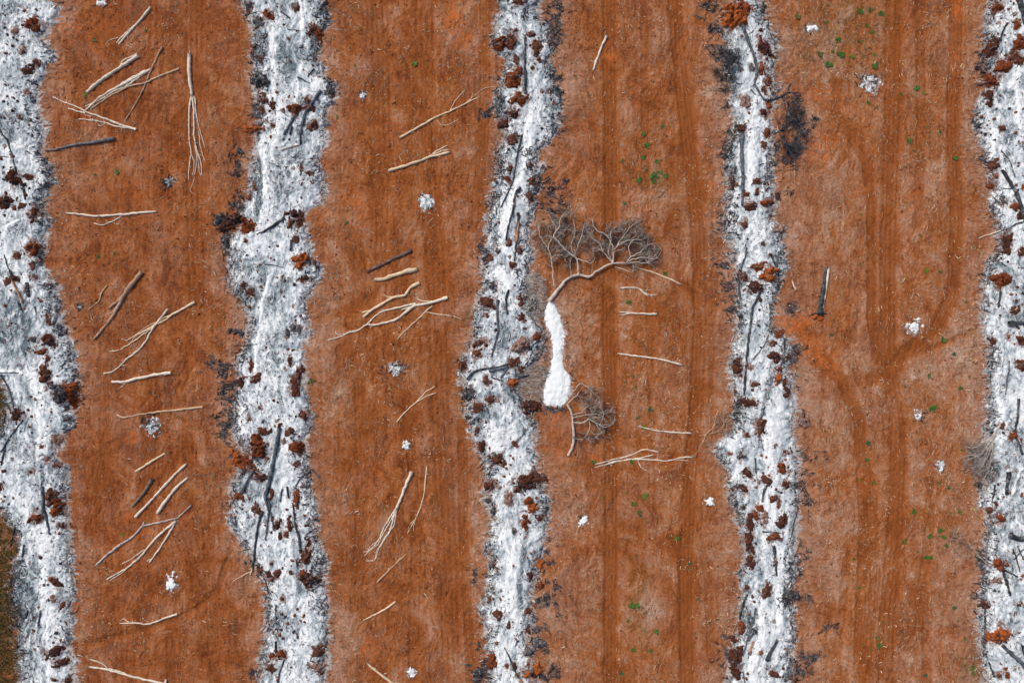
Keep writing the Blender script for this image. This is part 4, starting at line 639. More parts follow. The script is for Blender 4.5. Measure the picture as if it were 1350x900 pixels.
# ------------------------------------------------------------------ pale logs on the lanes
def poly(s): return [tuple(float(v) for v in a.split()) for a in s.split(',')]
G1 = 'bare logs and poles lying on the cleared lanes'
LOGS = [
 ('pale pole splitting into two prongs at the top of the left lane', M_pale, [('199 10,190 22,178 35,168 46,157 59',3.4,2.4),('178 34,166 44,154 57',2,1.4),('156 50,146 53,139 59',1.1,.6)]),
 ('straight pale pole with a side prong above the crossed bundle', M_pale, [('183 74,170 82,158 90,141 101,128 111,115 122',4.4,3.8),('159 88,162 81,171 76,181 71',1.8,1.4)]),
 ('thick bleached pole at the heart of the crossed bundle', M_pale, [('199 92,175 105,156 115,132 129,122 138,111 148',3.6,2.2),('193 94,176 102,160 112',3.4,2.6)]),
 ('second pale pole lying along the underside of the crossed bundle', M_pale, [('190 98,178 106,168 113,150 121,132 132,113 140',2.2,1.4)]),
 ('long thin tan pole reaching right out of the crossed bundle', M_tan, [('237 91,215 99,193 109,169 115,156 122,139 131,120 144',2.6,1.8),('170 115,178 107,183 105',1.2,.8)]),
 ('reddish thin pole crossing steeply over the bundle', M_brown, [('215 62,208 75,199 94,187 122,175 143,164 163,160 175',2.6,1.2)]),
 ('pale branchy pole below the crossed bundle', M_pale, [('180 171,160 165,140 157,115 148,100 140,85 135,70 128',3.2,1),('178 170,155 167,140 162,128 160,104 157',2.2,1.2),('113 150,100 146,90 143',1.6,1.4),('140 162,133 166,126 160',1,.6),('124 160,120 154,112 152',1,.6)]),
 ('upright white pole with many wavy branches, left lane', M_pale, [('250 71,250 98,253 127',4.8,3.8),('253 125,250 138,249 162,250 185,252 202,249 222,248 238',2.6,1),('253 126,256 150,256 180,260 200,265 215,266 232',2.6,1),('253 125,257 131,258 146,263 170,270 195',2,.9),('256 182,259 205,258 228',1.6,.8),('251 200,256 215,254 232',1.5,.7),('262 172,265 198,271 214',1.4,.7),('257 224,255 240,250 250,256 256',.9,.5),('260 200,262 220,264 232',1.1,.6),('250 64,250 71',1,1)]),
 ('slender pale pole with a drooping side branch, left lane', M_pale, [('87 281,110 283,125 285,150 284,180 281,207 279',2.4,3),('163 283,150 291,135 297,124 294',1.8,1)]),
 ('small tan twig left of the thick brown log', M_tan, [('142 376,135 385,130 397,117 408',2,1.3),('135 385,129 389',1,.7)]),
 ('thick brown barked log with forked lower end, left lane', M_brown, [('188 358,174 375,166 386,157 403,149 417,138 431,124 447',6.2,2.4),('165 388,155 397,145 406',3.6,3.2),('158 399,150 411,142 414',2.4,1.6)]),
 ('cream pole with split branching end crossing a second pole', M_cream, [('257 398,238 409,227 415,217 423,206 427,190 437,179 442,167 449',3.4,1.6),('206 427,190 440,176 450,165 457,155 462,145 463',2.2,1.2),('227 415,216 419,209 425',1.6,1),('190 437,178 444,174 450',1.2,.8),('168 449,160 446',1,.6),('206 425,196 429,178 442',1.4,.8)]),
 ('curved pale pole crossing under the cream forked pole', M_pale, [('222 407,210 422,202 433,197 441,190 453,179 465,166 474,153 487,144 491,137 492',3.2,1.6)]),
 ('pale log with a small side twig, left lane middle', M_pale, [('226 491,205 494,180 499,165 503,148 503',4.2,3.2),('172 501,164 506,157 512',1.4,.8)]),
 ('long thin tan pole above the ash and charcoal patch', M_tan, [('268 536,235 540,205 543,180 547,163 550,155 546',3,1.8)]),
 ('short straight cream stick above the three slanted poles', M_cream, [('218 597,200 608,179 621',3,2.6)]),
 ('short grey weathered stub log left of the slanted poles', M_gbark, [('201 630,192 646,174 668',4.6,3.2)]),
 ('long straight pale slanted pole, left lane', M_pale, [('246 611,230 626,208 650,179 681',2.8,3.6)]),
 ('short thick pale slanted pole with wider lower end', M_pale, [('248 629,234 641,221 657,208 676',3,4.8)]),
 ('bent grey pole ending in a thin upturned branch', mat_simple('grey_bleached_wood', (.52, .47, .44), (.38, .33, .32), 1.6, c3=(.24, .20, .19)), [('128 743,154 721,174 708,188 693,190 687',3.4,2.4),('188 693,210 688,234 682,244 673,252 666',2.2,1.8)]),
 ('long pale forked branch sweeping to the lower left', M_pale, [('233 686,212 703,197 719,186 732,166 749,141 763',3.2,1.6),('190 724,176 734,161 743',1.2,.8),('176 742,160 755,145 765',1.4,.9)]),
 ('shorter pale branch beside the long sweeping one', M_pale, [('231 689,223 703,210 723,197 741',2.6,2.4),('200 736,194 739',1,.8)]),
 ('curved pale branch low in the left lane', M_pale, [('234 809,220 813,195 822,180 820,158 821',2.6,1.3),('170 819,163 815,156 820',1.1,.7)]),
 ('forked pale pole cut by the bottom edge, left lane', M_pale, [('117 878,140 881,165 888,190 894,215 900,230 907',2.2,3.4),('118 868,135 873,143 880',1.4,1.4),('219 901,219 895',3,3),('143 880,155 883,172 890',1.6,1.6)]),
 ('dark weathered log leaning left at the bundle, left lane', None, []),
 ('pale pole with thin crooked twigs, high in the second lane', M_cream, [('527 182,553 167,573 155,593 147,613 137,633 127',3.6,1.4),('593 147,600 133,613 118',1.2,.9),('576 158,582 165,592 164,605 157',1.1,.7),('613 137,628 124,640 116,655 114',1,.5),('604 142,618 134,625 120',.8,.4)]),
 ('short cream log with a split end, second lane', M_cream, [('513 225,540 217,567 207,580 204,593 201',4,3),('566 207,578 198,590 192',2.4,1.6),('566 206,580 200,592 198',2,1.4),('530 213,526 206,532 200',.7,.5)]),
 ('dark brown weathered log above the thick pale stub', M_dark, [('484 359,499 351,520 341,543 330',3.2,4.2)]),
 ('thick short pale log below the dark one', M_cream, [('494 369,505 368,514 365,531 359,550 355',4.4,6.4)]),
 ('cream zigzag log with forked lower end, second lane', M_cream, [('553 373,541 379,533 389,519 392,503 401,490 409,479 418',4.2,3),('522 391,512 391,506 389',1.6,.8),('490 409,478 412',2.4,2)]),
 ('large white forked branch spreading left, second lane', M_pale, [('590 392,568 399,547 403,538 409,524 420,509 425,493 428,484 428,472 435,458 439,448 444,433 448',4.4,1.2),('548 400,527 405,509 409,498 414,488 423,483 428',2.8,1.6),('548 404,536 406,529 408',2.4,1.4),('566 398,556 396,550 394',1.6,1),('509 409,504 409,500 414',1,.7),('458 439,445 441,442 437',1,.6),('472 435,460 436',1,.6),('492 428,488 432',1.6,1)]),
 ('thin cream angled branch right of the white forked branch', M_cream, [('570 403,561 411,547 424,533 437,524 447',1.8,1.2),('561 411,576 414,599 417,609 421',1.6,.8)]),
 ('forked thin tan stick below the ash patch, second lane', M_cream, [('523 556,540 537,560 523,575 518',1.6,1.4),('548 531,560 518,573 509',1.6,1.2)]),
 ('pale pole fanning into crooked branches, low second lane', M_pale, [('543 621,532 647,523 670',4.6,3.6),('523 668,512 685,504 700,500 710,490 722,480 733',2.2,.8),('521 672,515 697,508 708,500 722,494 737,483 739',2.4,.9),('523 670,514 688,503 707,500 715,488 725,478 728',1.8,.7),('520 680,513 700,505 714,497 726,494 739',1.6,.7),('500 712,490 718,484 728',1.1,.6),('523 668,520 690,511 705,502 720',1.6,.8)]),
 ('very thin wavy pale pole right of the fanned pole', M_cream, [('563 613,560 643,555 667,547 685,540 697,537 703',1.9,1.1),('551 678,546 690,545 700',1,.6),('547 685,541 690,538 697',.9,.5)]),
 ('thin plain tan stick below the fanned pole', M_tan, [('535 730,517 747,497 767',1.4,1.8)]),
 ('short cream stick low in the second lane', M_cream, [('522 792,507 803,479 817',3,1.6),('479 818,474 822',.8,.4)]),
 ('straight cream pole cut by the bottom edge, second lane', M_cream, [('484 873,500 887,518 900,530 909',3,3.2)]),
 ('short white pole standing alone high in the third lane', M_pale, [('800 47,790 70,782 93',3.6,2.6)]),
 ('thin cream pole leaning from the big fallen tree crown', M_cream, [('833 351,860 359,880 367,898 375',1.6,2.4)]),
 ('small branched pale stick right of the big tree trunk', M_pale, [('817 380,830 379,842 380,852 387,867 389',2,1.1),('842 380,848 386,856 391',1.5,.8),('850 384,860 392',1.1,.7),('848 382,858 382',1,.6)]),
 ('short straight pale stick with forked left end, third lane', M_pale, [('816 411,837 413,866 414',1.6,2.8),('816 415,828 414,838 413',1.4,1.6)]),
 ('long thin pale pole in the middle of the third lane', M_pale, [('814 466,837 469,863 472,885 477,899 481',2,2.8)]),
 ('thin pale pole touching a yellow green weed', M_pale, [('840 561,855 565,878 569,912 571',1.5,2.6),('841 563,845 559',.9,.6)]),
 ('kinked pale pole on top of the lower third lane bundle', M_pale, [('784 612,807 606,832 600,849 592,869 596',1.6,1.6)]),
 ('straight pale pole in the lower third lane bundle', M_pale, [('784 616,814 608,839 604,862 599',1.4,1.6)]),
 ('long pale branch reaching right from the lower third lane bundle', M_pale, [('802 610,817 607,842 605,881 607,896 603,914 602',1.6,1.6),('881 606,896 606,910 608',1.2,.9),('840 606,846 616,855 621',1.4,.9)]),
]
def stubs(mb, pts, wd):
    P = smooth_pts(pts, 4)
    for _ in range(random.choice([0, 1, 2, 3] if wd > 1.5 else [0, 1])):
        if len(P) < 5: return
        i = random.randrange(1, len(P) - 1); d = P[i + 1] - P[i]; a = math.atan2(d[1], d[0]) + random.choice([-1, 1]) * random.uniform(.35, 1.0); l = random.uniform(1.5, 5.5)
        log_tube(mb, [tuple(P[i]), (P[i][0] + l * .55 * math.cos(a), P[i][1] + l * .55 * math.sin(a)), (P[i][0] + l * math.cos(a + .4), P[i][1] + l * math.sin(a + .4))], min(1.3, wd * .4), .4, jit=.1, sides=4, lift=wd * .015)
for lb, m, br in LOGS:
    if m is None: continue
    pts0 = poly(br[0][0]); mid = pts0[len(pts0) // 2]
    if len(br) == 1:
        mb = MB(); log_tube(mb, pts0, br[0][1], br[0][2], knob=.2, jit=.5); stubs(mb, pts0, br[0][1]); o = mb.build('bare_log', m, origin=W(*mid)); tag(o, lb, 'bare log', G1)
    else:
        e_ = empty('bare_log', *mid); tag(e_, lb, 'bare log', G1)
        for i, (p, a, b) in enumerate(br):
            mb = MB(); log_tube(mb, poly(p), a, b, sides=8 if a > 1.5 else 5, step=3.0 if i else 4.0, knob=.2, jit=.5); stubs(mb, poly(p), a); mb.build('trunk' if i == 0 else 'branch', m, e_)
o = simple_log('bare_log', 'dark grey scorched log poking out of the leftmost ash row', 'bare log', [(60,199),(75,197),(100,191),(125,188),(152,183)], 2.2, 5.2, M_smoke, group=G1)

# the charred snag with its torn out foot
e_ = empty('charred_snag', 1084, 384); tag(e_, 'black and white burnt snag with torn roots, fallen on the right lane', 'snag')
mb = MB(); log_tube(mb, [(1080,414),(1082,397),(1085.5,377),(1089,352)], 7.4, 3.8, knob=.25); mb.build('charred_side', M_char, e_)
mb = MB(); log_tube(mb, [(1084.2,406),(1085.9,397),(1088.6,379),(1089.8,366),(1091.3,355)], .9, 3.4, lift=.16, knob=.2); mb.build('bleached_side', M_pale, e_)
for p in ([(1081,411),(1074,413),(1066,417)], [(1080,412),(1084,415),(1087,418)], [(1080,410),(1077,417),(1075,421)], [(1082,412),(1086,413),(1090,414)]):
    mb = MB(); log_tube(mb, p, 3.4, 1.2, sides=6); mb.build('root', M_char, e_)
V_, F_ = dome(1078, 418, 8, 4.2, .22, 77); o = mesh_np('soil', V_ - np.array(e_.location), F_, M_s['o'], e_, smooth=False)

# ------------------------------------------------------------------ dead trees with twiggy crowns
def grow(mb, x, y, z, ang, L, wd, depth, bend=.35, inside=None):
    n = 4; P = [(x, y, z)]; a = ang; c = random.uniform(-bend, bend)
    for i in range(n):
        a += c * .5 + random.uniform(-.22, .22); x += math.cos(a) * L / n; y += math.sin(a) * L / n; z = max(.05, z + random.uniform(-.06, .10)); P.append((x, y, z))
    if inside and not inside(x, y): return
    mb.tube(np.array([W(p[0], p[1], p[2] + hz(p[0], p[1])) for p in P]), np.linspace(wd, wd * .6, n + 1) * .05, 4, cap=False)
    if depth > 0:
        for k in range(random.choice([2, 3, 3])):
            i = random.choice([2, 3, 4]); q = P[i]; grow(mb, q[0], q[1], q[2], a + random.uniform(-1.0, 1.0), L * random.uniform(.55, .85), wd * .74, depth - 1, bend, inside)
def dead_tree(label, trunk, limbs, ell, group=None, dens=1.0, tw=1.0, name='dead_tree', tmat=None, wmat=None, cat='dead tree', L0=11, depth=3):
    tmat = tmat or M_tree; wmat = wmat or M_twig
    p0 = poly(trunk[0]); e_ = empty(name, *p0[0]); tag(e_, label, cat, group)
    mb = MB(); log_tube(mb, p0, trunk[1], trunk[2], zs=[0, .2, .35, .5], jit=.7, knob=.2); mb.build('trunk', tmat, e_)
    tb2 = MB()
    def inside(x, y): return any(((x - cx) / rx) ** 2 + ((y - cy) / ry) ** 2 < .9 + 1.3 * vn(np.array(x), np.array(y), 6, 6, 44) for cx, cy, rx, ry in ell)
    tb = MB()
    for s, a, b in limbs:
        P = smooth_pts(poly(s), 4); mb = MB(); log_tube(mb, poly(s), a * .74, b * .55, zs=[.6, .9, 1.1, 1.0], jit=.85, step=3.5, sides=6); mb.build('limb', tmat, e_)
        for i in range(1, len(P)):
            d = P[i] - P[i - 1]; a0 = math.atan2(d[1], d[0])
            for _ in range(int(dens * 2.1 + random.random())):
                if i < len(P) * .3 and random.random() < .8: continue
                grow(tb, P[i][0], P[i][1], random.uniform(.5, 1.0), a0 + random.uniform(-1.15, 1.15), random.uniform(.5, 1) * L0 * 1.05, tw * random.uniform(.8, 1.25), 2, inside=inside)
            for _ in range(int(dens * 1.8 + random.random())):
                if i < len(P) * .3 and random.random() < .6: continue
                grow(tb2, P[i][0], P[i][1], random.uniform(.05, .4), a0 + random.uniform(-1.3, 1.3), random.uniform(.6, 1) * L0, tw * .62, depth, inside=inside)
    if tb2.V: t2_ = tb2.build('fine_twigs', M_dark if wmat is M_twig else (wmat if wmat is M_char else M_twig), e_); t2_['kind'] = 'stuff'
    tw_ = tb.build('twigs', wmat, e_); tw_['kind'] = 'stuff'
    return e_
dead_tree('large bare grey tree fallen across the third lane, wide twiggy crown', ('724 397,731 388,741 375,752 366,765 363,779 365,784 359,796 352,807 348,825 347', 4.8, 2.2), [
 ('807 348,808 334,804 320,797 311,783 303,780 290',3,1),('806 345,801 334,804 320,804 308,812 299',2.2,1),('808 337,810 328,819 321,830 318,839 318',2.4,1),('813 324,822 310,830 300,834 296',1.6,.8),('806 346,797 337,789 323,779 315,777 309',2,.9),
 ('825 347,830 340,842 334,847 328',2.4,1),('830 340,827 326,834 318,845 318',1.8,.9),('825 347,833 343,846 340,861 343,869 334',2.2,.9),('825 348,836 347,853 347,864 341',1.8,.8),('810 352,824 357,832 359,833 349',1.6,.9),
 ('762 363,761 349,757 340,744 329,733 318,729 312,737 301,738 289,747 283',3.2,1),('757 340,760 328,765 315,769 298',2,.8),('758 341,765 343,777 348,783 342',2,.9),('730 378,727 350,723 331,712 315,710 300',2.2,1),
 ('724 333,723 323,732 308,729 296,722 284',2,.8),('726 345,730 339,744 337',1.6,.8),('752 364,751 343',1.3,.7),('757 340,752 325,757 308,755 292',1.6,.7),('842 334,852 325,862 322',1.5,.7),('737 289,724 282,708 279',1.2,.6)],
 [(738, 318, 34, 44), (775, 318, 16, 30), (822, 318, 48, 34), (845, 335, 28, 22)], dens=.62)
dead_tree('smaller bare grey tree fallen below the white ash trail', ('749 600,755 587,756 572,755 558,753 544,747 532', 3.8, 2.4), [
 ('755 556,768 556,776 551,784 556,796 562,807 558',2.4,1),('747 532,755 524,762 516',2,1.4),('750 522,758 512,765 505,776 512,784 520',1.6,.8),('755 546,764 543,772 536,779 532',1.4,.7),('776 553,776 565,770 574,764 580',1.3,.6),
 ('784 556,790 566,796 574',1.3,.6),('790 558,795 545,788 534',1.2,.6),('755 550,766 547,780 545,792 546',1.4,.7),('776 565,784 574,790 580',1,.5)],
 [(787, 545, 30, 34), (772, 520, 24, 20), (775, 568, 26, 18)], dens=.5)
dead_tree('grey dry crown spreading left from the rightmost ash row', ('1316 560,1310 566,1304 574', 2.4, 1.6), [
 ('1308 568,1296 578,1280 587,1266 588',1.6,.7),('1306 572,1290 592,1276 602,1268 604',1.5,.7),('1304 575,1298 595,1288 610,1278 622',1.5,.7),('1304 576,1300 600,1294 620,1288 632',1.4,.6),('1308 570,1300 580,1284 598,1270 598',1.3,.6),('1300 584,1290 605,1282 615',1.1,.5)],
 [(1288, 606, 26, 34)], dens=.45, tw=.8, tmat=M_tree, wmat=mat_simple('ashy_twigs', (.36, .34, .33), (.24, .225, .215), 1.5))
dead_tree('thin pale dead sapling lying left of the fourth ash row', ('926 582,932 571,940 560,945 540', 1.2, .9), [
 ('932 571,945 566,955 552,962 546',1.1,.5),('926 580,918 592,912 604',.9,.4),('940 560,938 550,930 540',.8,.4),('955 570,956 556,963 548',1,.5)], [(940, 565, 28, 30)], dens=.55, tmat=M_tan, wmat=M_brown)
dead_tree('pale dry brushwood left of the lower rightmost ash row', ('1300 742,1290 733,1280 722,1272 712', 1.3, .8), [
 ('1290 733,1276 728,1262 730',.9,.4),('1280 722,1266 712,1256 706',.9,.4),('1276 716,1262 700,1250 688',.9,.4)], [(1272, 714, 26, 26)], dens=.45, tmat=M_tan, wmat=M_brown)
dead_tree('black burnt brushwood against the right side of the fourth ash row', ('1022 176,1034 170,1046 166', 1.6, 1), [
 ('1030 172,1042 160,1056 152',1.2,.6),('1034 172,1048 178,1060 180',1.2,.6),('1030 176,1042 192,1056 198',1.2,.6),('1026 180,1036 202,1044 214',1.1,.5),('1028 170,1038 150,1044 138',1.1,.5)],
 [(1042, 172, 24, 44), (1056, 180, 12, 14)], dens=.8, tmat=M_char, wmat=M_char, name='burnt_brush', cat='burnt brush')
dead_tree('black burnt brushwood against the left side of the fourth ash row', ('972 112,964 104,956 92', 1.6, 1), [
 ('964 104,956 98,948 96',1.1,.5),('966 106,960 84,952 68',1.1,.5),('968 108,970 90,966 74',1.1,.5),('964 106,954 116,948 124',1.1,.5)],
 [(958, 94, 18, 40)], dens=.7, tmat=M_char, wmat=M_char, name='burnt_brush', cat='burnt brush')

# ------------------------------------------------------------------ loose litter (uncountable)
def sticks(name, N, prob, length, width, cols, ang, label, cat, zoff=.02, x0=-20, x1=1370, y0=-20, y1=920, seed=1, flatten=1.0, mat=None):
    r = np.random.default_rng(seed); X = []; Y = []; n = 0
    while n < N:
        x = r.uniform(x0, x1, N); y = r.uniform(y0, y1, N); k = (r.random(N) < prob(x, y)) & (at(tsd, x, y) < -1); X.append(x[k]); Y.append(y[k]); n += int(k.sum())
        if len(X) > 60: break
    X = np.concatenate(X)[:N]; Y = np.concatenate(Y)[:N]; N = len(X)
    A = ang(X, Y, r); L = length[0] + (length[1] - length[0]) * r.random(N) ** 2.2; Wd = width[0] + (width[1] - width[0]) * r.random(N) ** 2
    cx, sy = np.cos(A), np.sin(A); bend = r.normal(0, .05, N) * L
    pts = []
    for t, bb in ((-.5, 0), (0, 1), (.5, 0)):
        px = X + t * L * cx - bb * bend * sy; py = Y + t * L * sy + bb * bend * cx
        z = hza(px, py) + zoff + r.random(N) * .05; pts.append((px, py, z))
    Vv = np.zeros((N, 9, 3), np.float32)
    for i, (px, py, z) in enumerate(pts):
        wv = Wd * (1.0 if i < 2 else .45) * .5
        for j, (s, up) in enumerate(((-1, 0), (1, 0), (0, 1))):
            qx = px - sy * wv * s; qy = py + cx * wv * s
            Vv[:, i * 3 + j, 0] = (qx - 675) * .1; Vv[:, i * 3 + j, 1] = (450 - qy) * .1; Vv[:, i * 3 + j, 2] = z + up * wv * .16 * flatten
    f = np.array([[0, 3, 5, 2], [2, 5, 4, 1], [3, 6, 8, 5], [5, 8, 7, 4]])
    F = (np.arange(N)[:, None, None] * 9 + f[None]).reshape(-1, 4)
    o = mesh_np(name, Vv.reshape(-1, 3), F, mat or M_v, smooth=False); C = np.array(cols); ci = C[r.integers(0, len(C), N)] * (.7 + .6 * r.random((N, 1)))
    put_col(o, 'tint', np.repeat(ci, 9, axis=0)); return tag(o, label, cat, kind='stuff')
def ang_lane(x, y, r):
    d = -at(DCLEAN, x, y); side = np.exp(-np.clip(d, 0, 300) / 26)
    horiz = r.normal(0, .42, len(x)); vert = np.pi / 2 + r.normal(0, .45, len(x)); rnd = r.random(len(x)) * np.pi
    u = r.random(len(x)); return np.where(u < side * 1.2, horiz, np.where(u < .75, vert, rnd))
def ang_any(x, y, r): return r.random(len(x)) * np.pi
def ang_row(x, y, r):
    return np.where(r.random(len(x)) < .45, np.pi / 2 + r.normal(0, .4, len(x)), r.random(len(x)) * np.pi)
lane = lambda x, y: np.clip((at(DALL, x, y) < -1) * (.15 + .6 * at(pale, x, y) + .9 * fbm(x, y, 30, 44, 4, 121, .8)) * (1 - .6 * at(dark, x, y)), 0.03, 1) * (at(DALL, x, y) < -1)
sticks('straw_litter', 42000, lane, (1.5, 8), (.25, .6), [(.50,.34,.22),(.44,.26,.15),(.56,.44,.32),(.40,.29,.22),(.34,.22,.16)], ang_lane, 'fine dry straw and twigs strewn over the red lanes', 'straw', seed=2)
sticks('straw_litter', 2600, lambda x, y: (at(DALL, x, y) < -2) * .8 * (vn(x, y, 30, 30, 7) > .12), (2, 6), (.5, 1.0), [(.66,.52,.30),(.62,.46,.28),(.7,.62,.5)], ang_any, 'pale cream straw tufts scattered in patches on the lanes', 'straw', seed=3)
sticks('dark_twig_litter', 16000, lambda x, y: (at(DALL, x, y) < -1) * (.25 + .6 * at(pale, x, y)), (1.5, 8), (.25, .55), [(.12,.05,.03),(.09,.045,.03),(.16,.07,.04)], ang_lane, 'fine dark twigs and crumbs on the red lanes', 'twigs', seed=4)
charp = lambda x, y: np.clip(at(char, x, y) * (at(DALL, x, y) < 14), 0, 1) ** 1.3
def fan(x, y): return 1.5 * np.clip(2.2 * vn(x, y, 34, 30, 59), -1, 1)
def ang_char(x, y, r): return np.where(r.random(len(x)) < .55, fan(x, y) + r.normal(0, .35, len(x)), r.random(len(x)) * np.pi)
sticks('charcoal_litter', 9000, charp, (1.2, 9), (.5, 1.5), [(.020,.021,.026),(.035,.037,.043),(.06,.066,.078),(.11,.12,.135)], ang_char, 'black burnt twigs and charcoal along the edges of the ash rows', 'charcoal', zoff=.05, seed=5)
band = lambda x, y: sst(fbm(x, y, 24, 30, 2, 48), -.3, .4) * np.exp(-((at(DCLEAN, x, y) - 1) / 7.0) ** 2) * .8
sticks('charcoal_litter', 6500, band, (1.2, 6), (.4, 1.2), [(.03,.03,.036),(.05,.05,.056),(.10,.05,.035),(.07,.05,.045),(.16,.17,.18)], ang_char, 'dark crumbs and sticks where ash meets soil', 'charcoal', zoff=.03, seed=6)
sticks('ashen_twig_litter', 5000, lambda x, y: sst(vn(x, y, 20, 24, 49), -.3, .3) * np.exp(-((at(DCLEAN, x, y) + 2) / 8.0) ** 2) * .8 + .5 * at(dust, x, y) * (at(DCLEAN, x, y) < 3), (1.5, 8), (.35, .9), [(.66,.66,.66),(.55,.56,.58),(.72,.68,.63),(.42,.43,.45)], lambda x, y, r: np.where(r.random(len(x)) < .5, fan(x, y) + r.normal(0, .4, len(x)), r.random(len(x)) * np.pi), 'white ash coated twigs fringing the ash rows', 'ash twigs', seed=8)
rowp = lambda x, y: (at(DALL, x, y) > 2) * (.25 + .55 * at(grey, x, y) + .35 * at(edge, x, y)) * (1 - .75 * at(white, x, y)) * sst(fbm(x, y, 22, 30, 2, 57), -.35, .3)
sticks('burnt_crumb_litter', 11000, rowp, (.8, 5), (.35, 1.3), [(.045,.045,.05),(.10,.10,.11),(.07,.03,.02),(.14,.06,.04),(.20,.21,.23),(.30,.32,.34)], ang_row, 'charcoal crumbs, brown clods and grey twigs lying in the ash', 'charcoal', zoff=.02, seed=9)
sticks('ash_streak_litter', 7000, lambda x, y: (at(DALL, x, y) > 3) * (.3 + .5 * at(grey, x, y)), (2, 10), (.4, 1.1), [(.78,.80,.81),(.70,.73,.75),(.80,.78,.75)], ang_row, 'white ash casts of burnt twigs lying in the ash rows', 'ash twigs', zoff=.03, seed=10)
sticks('grey_twig_litter', 1500, lambda x, y: 1.0 * (((x - 705) / 26) ** 2 + ((y - 505) / 26) ** 2 < 1) + 1.0 * (((x - 706) / 16) ** 2 + ((y - 392) / 34) ** 2 < 1), (3, 12), (.3, .7), [(.42,.38,.33),(.32,.28,.24),(.55,.53,.5),(.16,.13,.12)], lambda x, y, r: np.where(y > 450, r.normal(0, .25, len(x)), r.normal(.4, .5, len(x))), 'grey raked twigs beside the white ash trail', 'twigs', x0=670, x1=740, y0=350, y1=540, seed=11)
# small clods in the ash
mb = MB(); r = np.random.default_rng(21); cnt = 0
NL = 0
CL = [(m[0], m[1], m[2]) for m in MREST]
while cnt < 900:
    x = r.uniform(0, 1350); y = r.uniform(0, 900)
    if DALL[min(NY - 1, np.searchsorted(ys, y)), np.searchsorted(xs, x)] > 1 and vn(np.array(x), np.array(y), 26, 26, 58) + .25 > r.random() * .6 and at(white, np.array([x]), np.array([y]))[0] < .5: CL.append((x, y, r.uniform(.8, 2.6) ** 1.0)); cnt += 1
def clod_mesh(name, CL, cols, label):
    r = np.random.default_rng(77); CL = np.array(CL); N = len(CL); m = 7; a = np.linspace(0, 2 * np.pi, m, endpoint=False)[None]
    s_ = CL[:, 2:3]; rr = s_ * .05 * r.uniform(.6, 1.35, (N, m)); z = hza(CL[:, 0], CL[:, 1])[:, None]; cx = (CL[:, 0:1] - 675) * .1; cy = (450 - CL[:, 1:2]) * .1; h = s_ * .045 * r.uniform(.5, 1.3, (N, 1))
    A = np.stack([cx + np.cos(a) * rr, cy + np.sin(a) * rr, z - .03 + 0 * rr], -1); Bq = np.stack([cx + np.cos(a + .3) * rr * .6, cy + np.sin(a + .3) * rr * .6, z + h * r.uniform(.6, 1.2, (N, m))], -1); T = np.stack([cx, cy, z + h * 1.1], -1)
    V = np.concatenate([A, Bq, T], 1); k = 2 * m + 1; F = []
    for j in range(m): q = (j + 1) % m; F += [[j, q, m + q], [j, m + q, m + j], [m + j, m + q, 2 * m]]
    F = (np.arange(N)[:, None, None] * k + np.array(F)[None]).reshape(-1, 3); o = mesh_np(name, V.reshape(-1, 3), F, M_v, smooth=False)
    C = np.array(cols); put_col(o, 'tint', np.repeat(C[r.integers(0, len(C), N)] * r.uniform(.7, 1.25, (N, 1)), k, axis=0)); tag(o, label, 'clods', kind='stuff')
lx = r.uniform(-10, 1360, 60000); ly = r.uniform(-10, 910, 60000); lk_ = (at(DALL, lx, ly) < -2) & (at(tsd, lx, ly) < -1) & (r.random(60000) < np.clip(.10 + .7 * fbm(lx, ly, 24, 30, 3, 157, .8) + .25 * at(orange, lx, ly), 0.02, 1))
clod_mesh('soil_clods', np.stack([lx[lk_], ly[lk_], .7 + 2.6 * r.random(lk_.sum()) ** 4], 1), [(.30,.095,.03),(.22,.065,.02),(.36,.13,.05),(.16,.05,.022),(.40,.20,.11)], 'crumbly red clods scattered over the cleared lanes')
tV = []; tF = []; o8 = np.array([(1,0,0),(0,1,0),(-1,0,0),(0,-1,0),(0,0,1)]) ; n0 = 0; tc = []
for x, y, s in CL:
    m = 7; a = np.linspace(0, 6.28, m, endpoint=False); rr = s * .1 * r.uniform(.6, 1.3, m); h = s * .08 * r.uniform(.5, 1.2); z = hz(x, y)
    ring = np.stack([(x - 675) * .1 + np.cos(a) * rr, (450 - y) * .1 + np.sin(a) * rr, np.full(m, z - .03)], 1)
    ring2 = ring * 1.0; ring2[:, 0] = (x - 675) * .1 + np.cos(a + .3) * rr * .6; ring2[:, 1] = (450 - y) * .1 + np.sin(a + .3) * rr * .6; ring2[:, 2] = z + h * r.uniform(.6, 1.3, m)
    top = np.array([[(x - 675) * .1, (450 - y) * .1, z + h * 1.1]])
    tV.append(np.vstack([ring, ring2, top]))
    for j in range(m):
        k = (j + 1) % m; tF.append([n0 + j, n0 + k, n0 + m + k, n0 + m + j]); tF.append([n0 + m + j, n0 + m + k, n0 + 2 * m, n0 + 2 * m])
    c = random.choice([(.13,.045,.028),(.18,.065,.04),(.09,.035,.025),(.06,.05,.05),(.24,.085,.04)]); tc.append(np.tile(c, (2 * m + 1, 1))); n0 += 2 * m + 1
F = np.array(tF); tri = F[F[:, 2] == F[:, 3]][:, :3]; quad = F[F[:, 2] != F[:, 3]]
tri2 = np.vstack([tri, quad[:, [0, 1, 2]], quad[:, [0, 2, 3]]])
o = mesh_np('soil_clods', np.vstack(tV), tri2, M_v, smooth=False); put_col(o, 'tint', np.vstack(tc)); tag(o, 'small brown clods and root crumbs scattered through the ash rows', 'clods', kind='stuff')
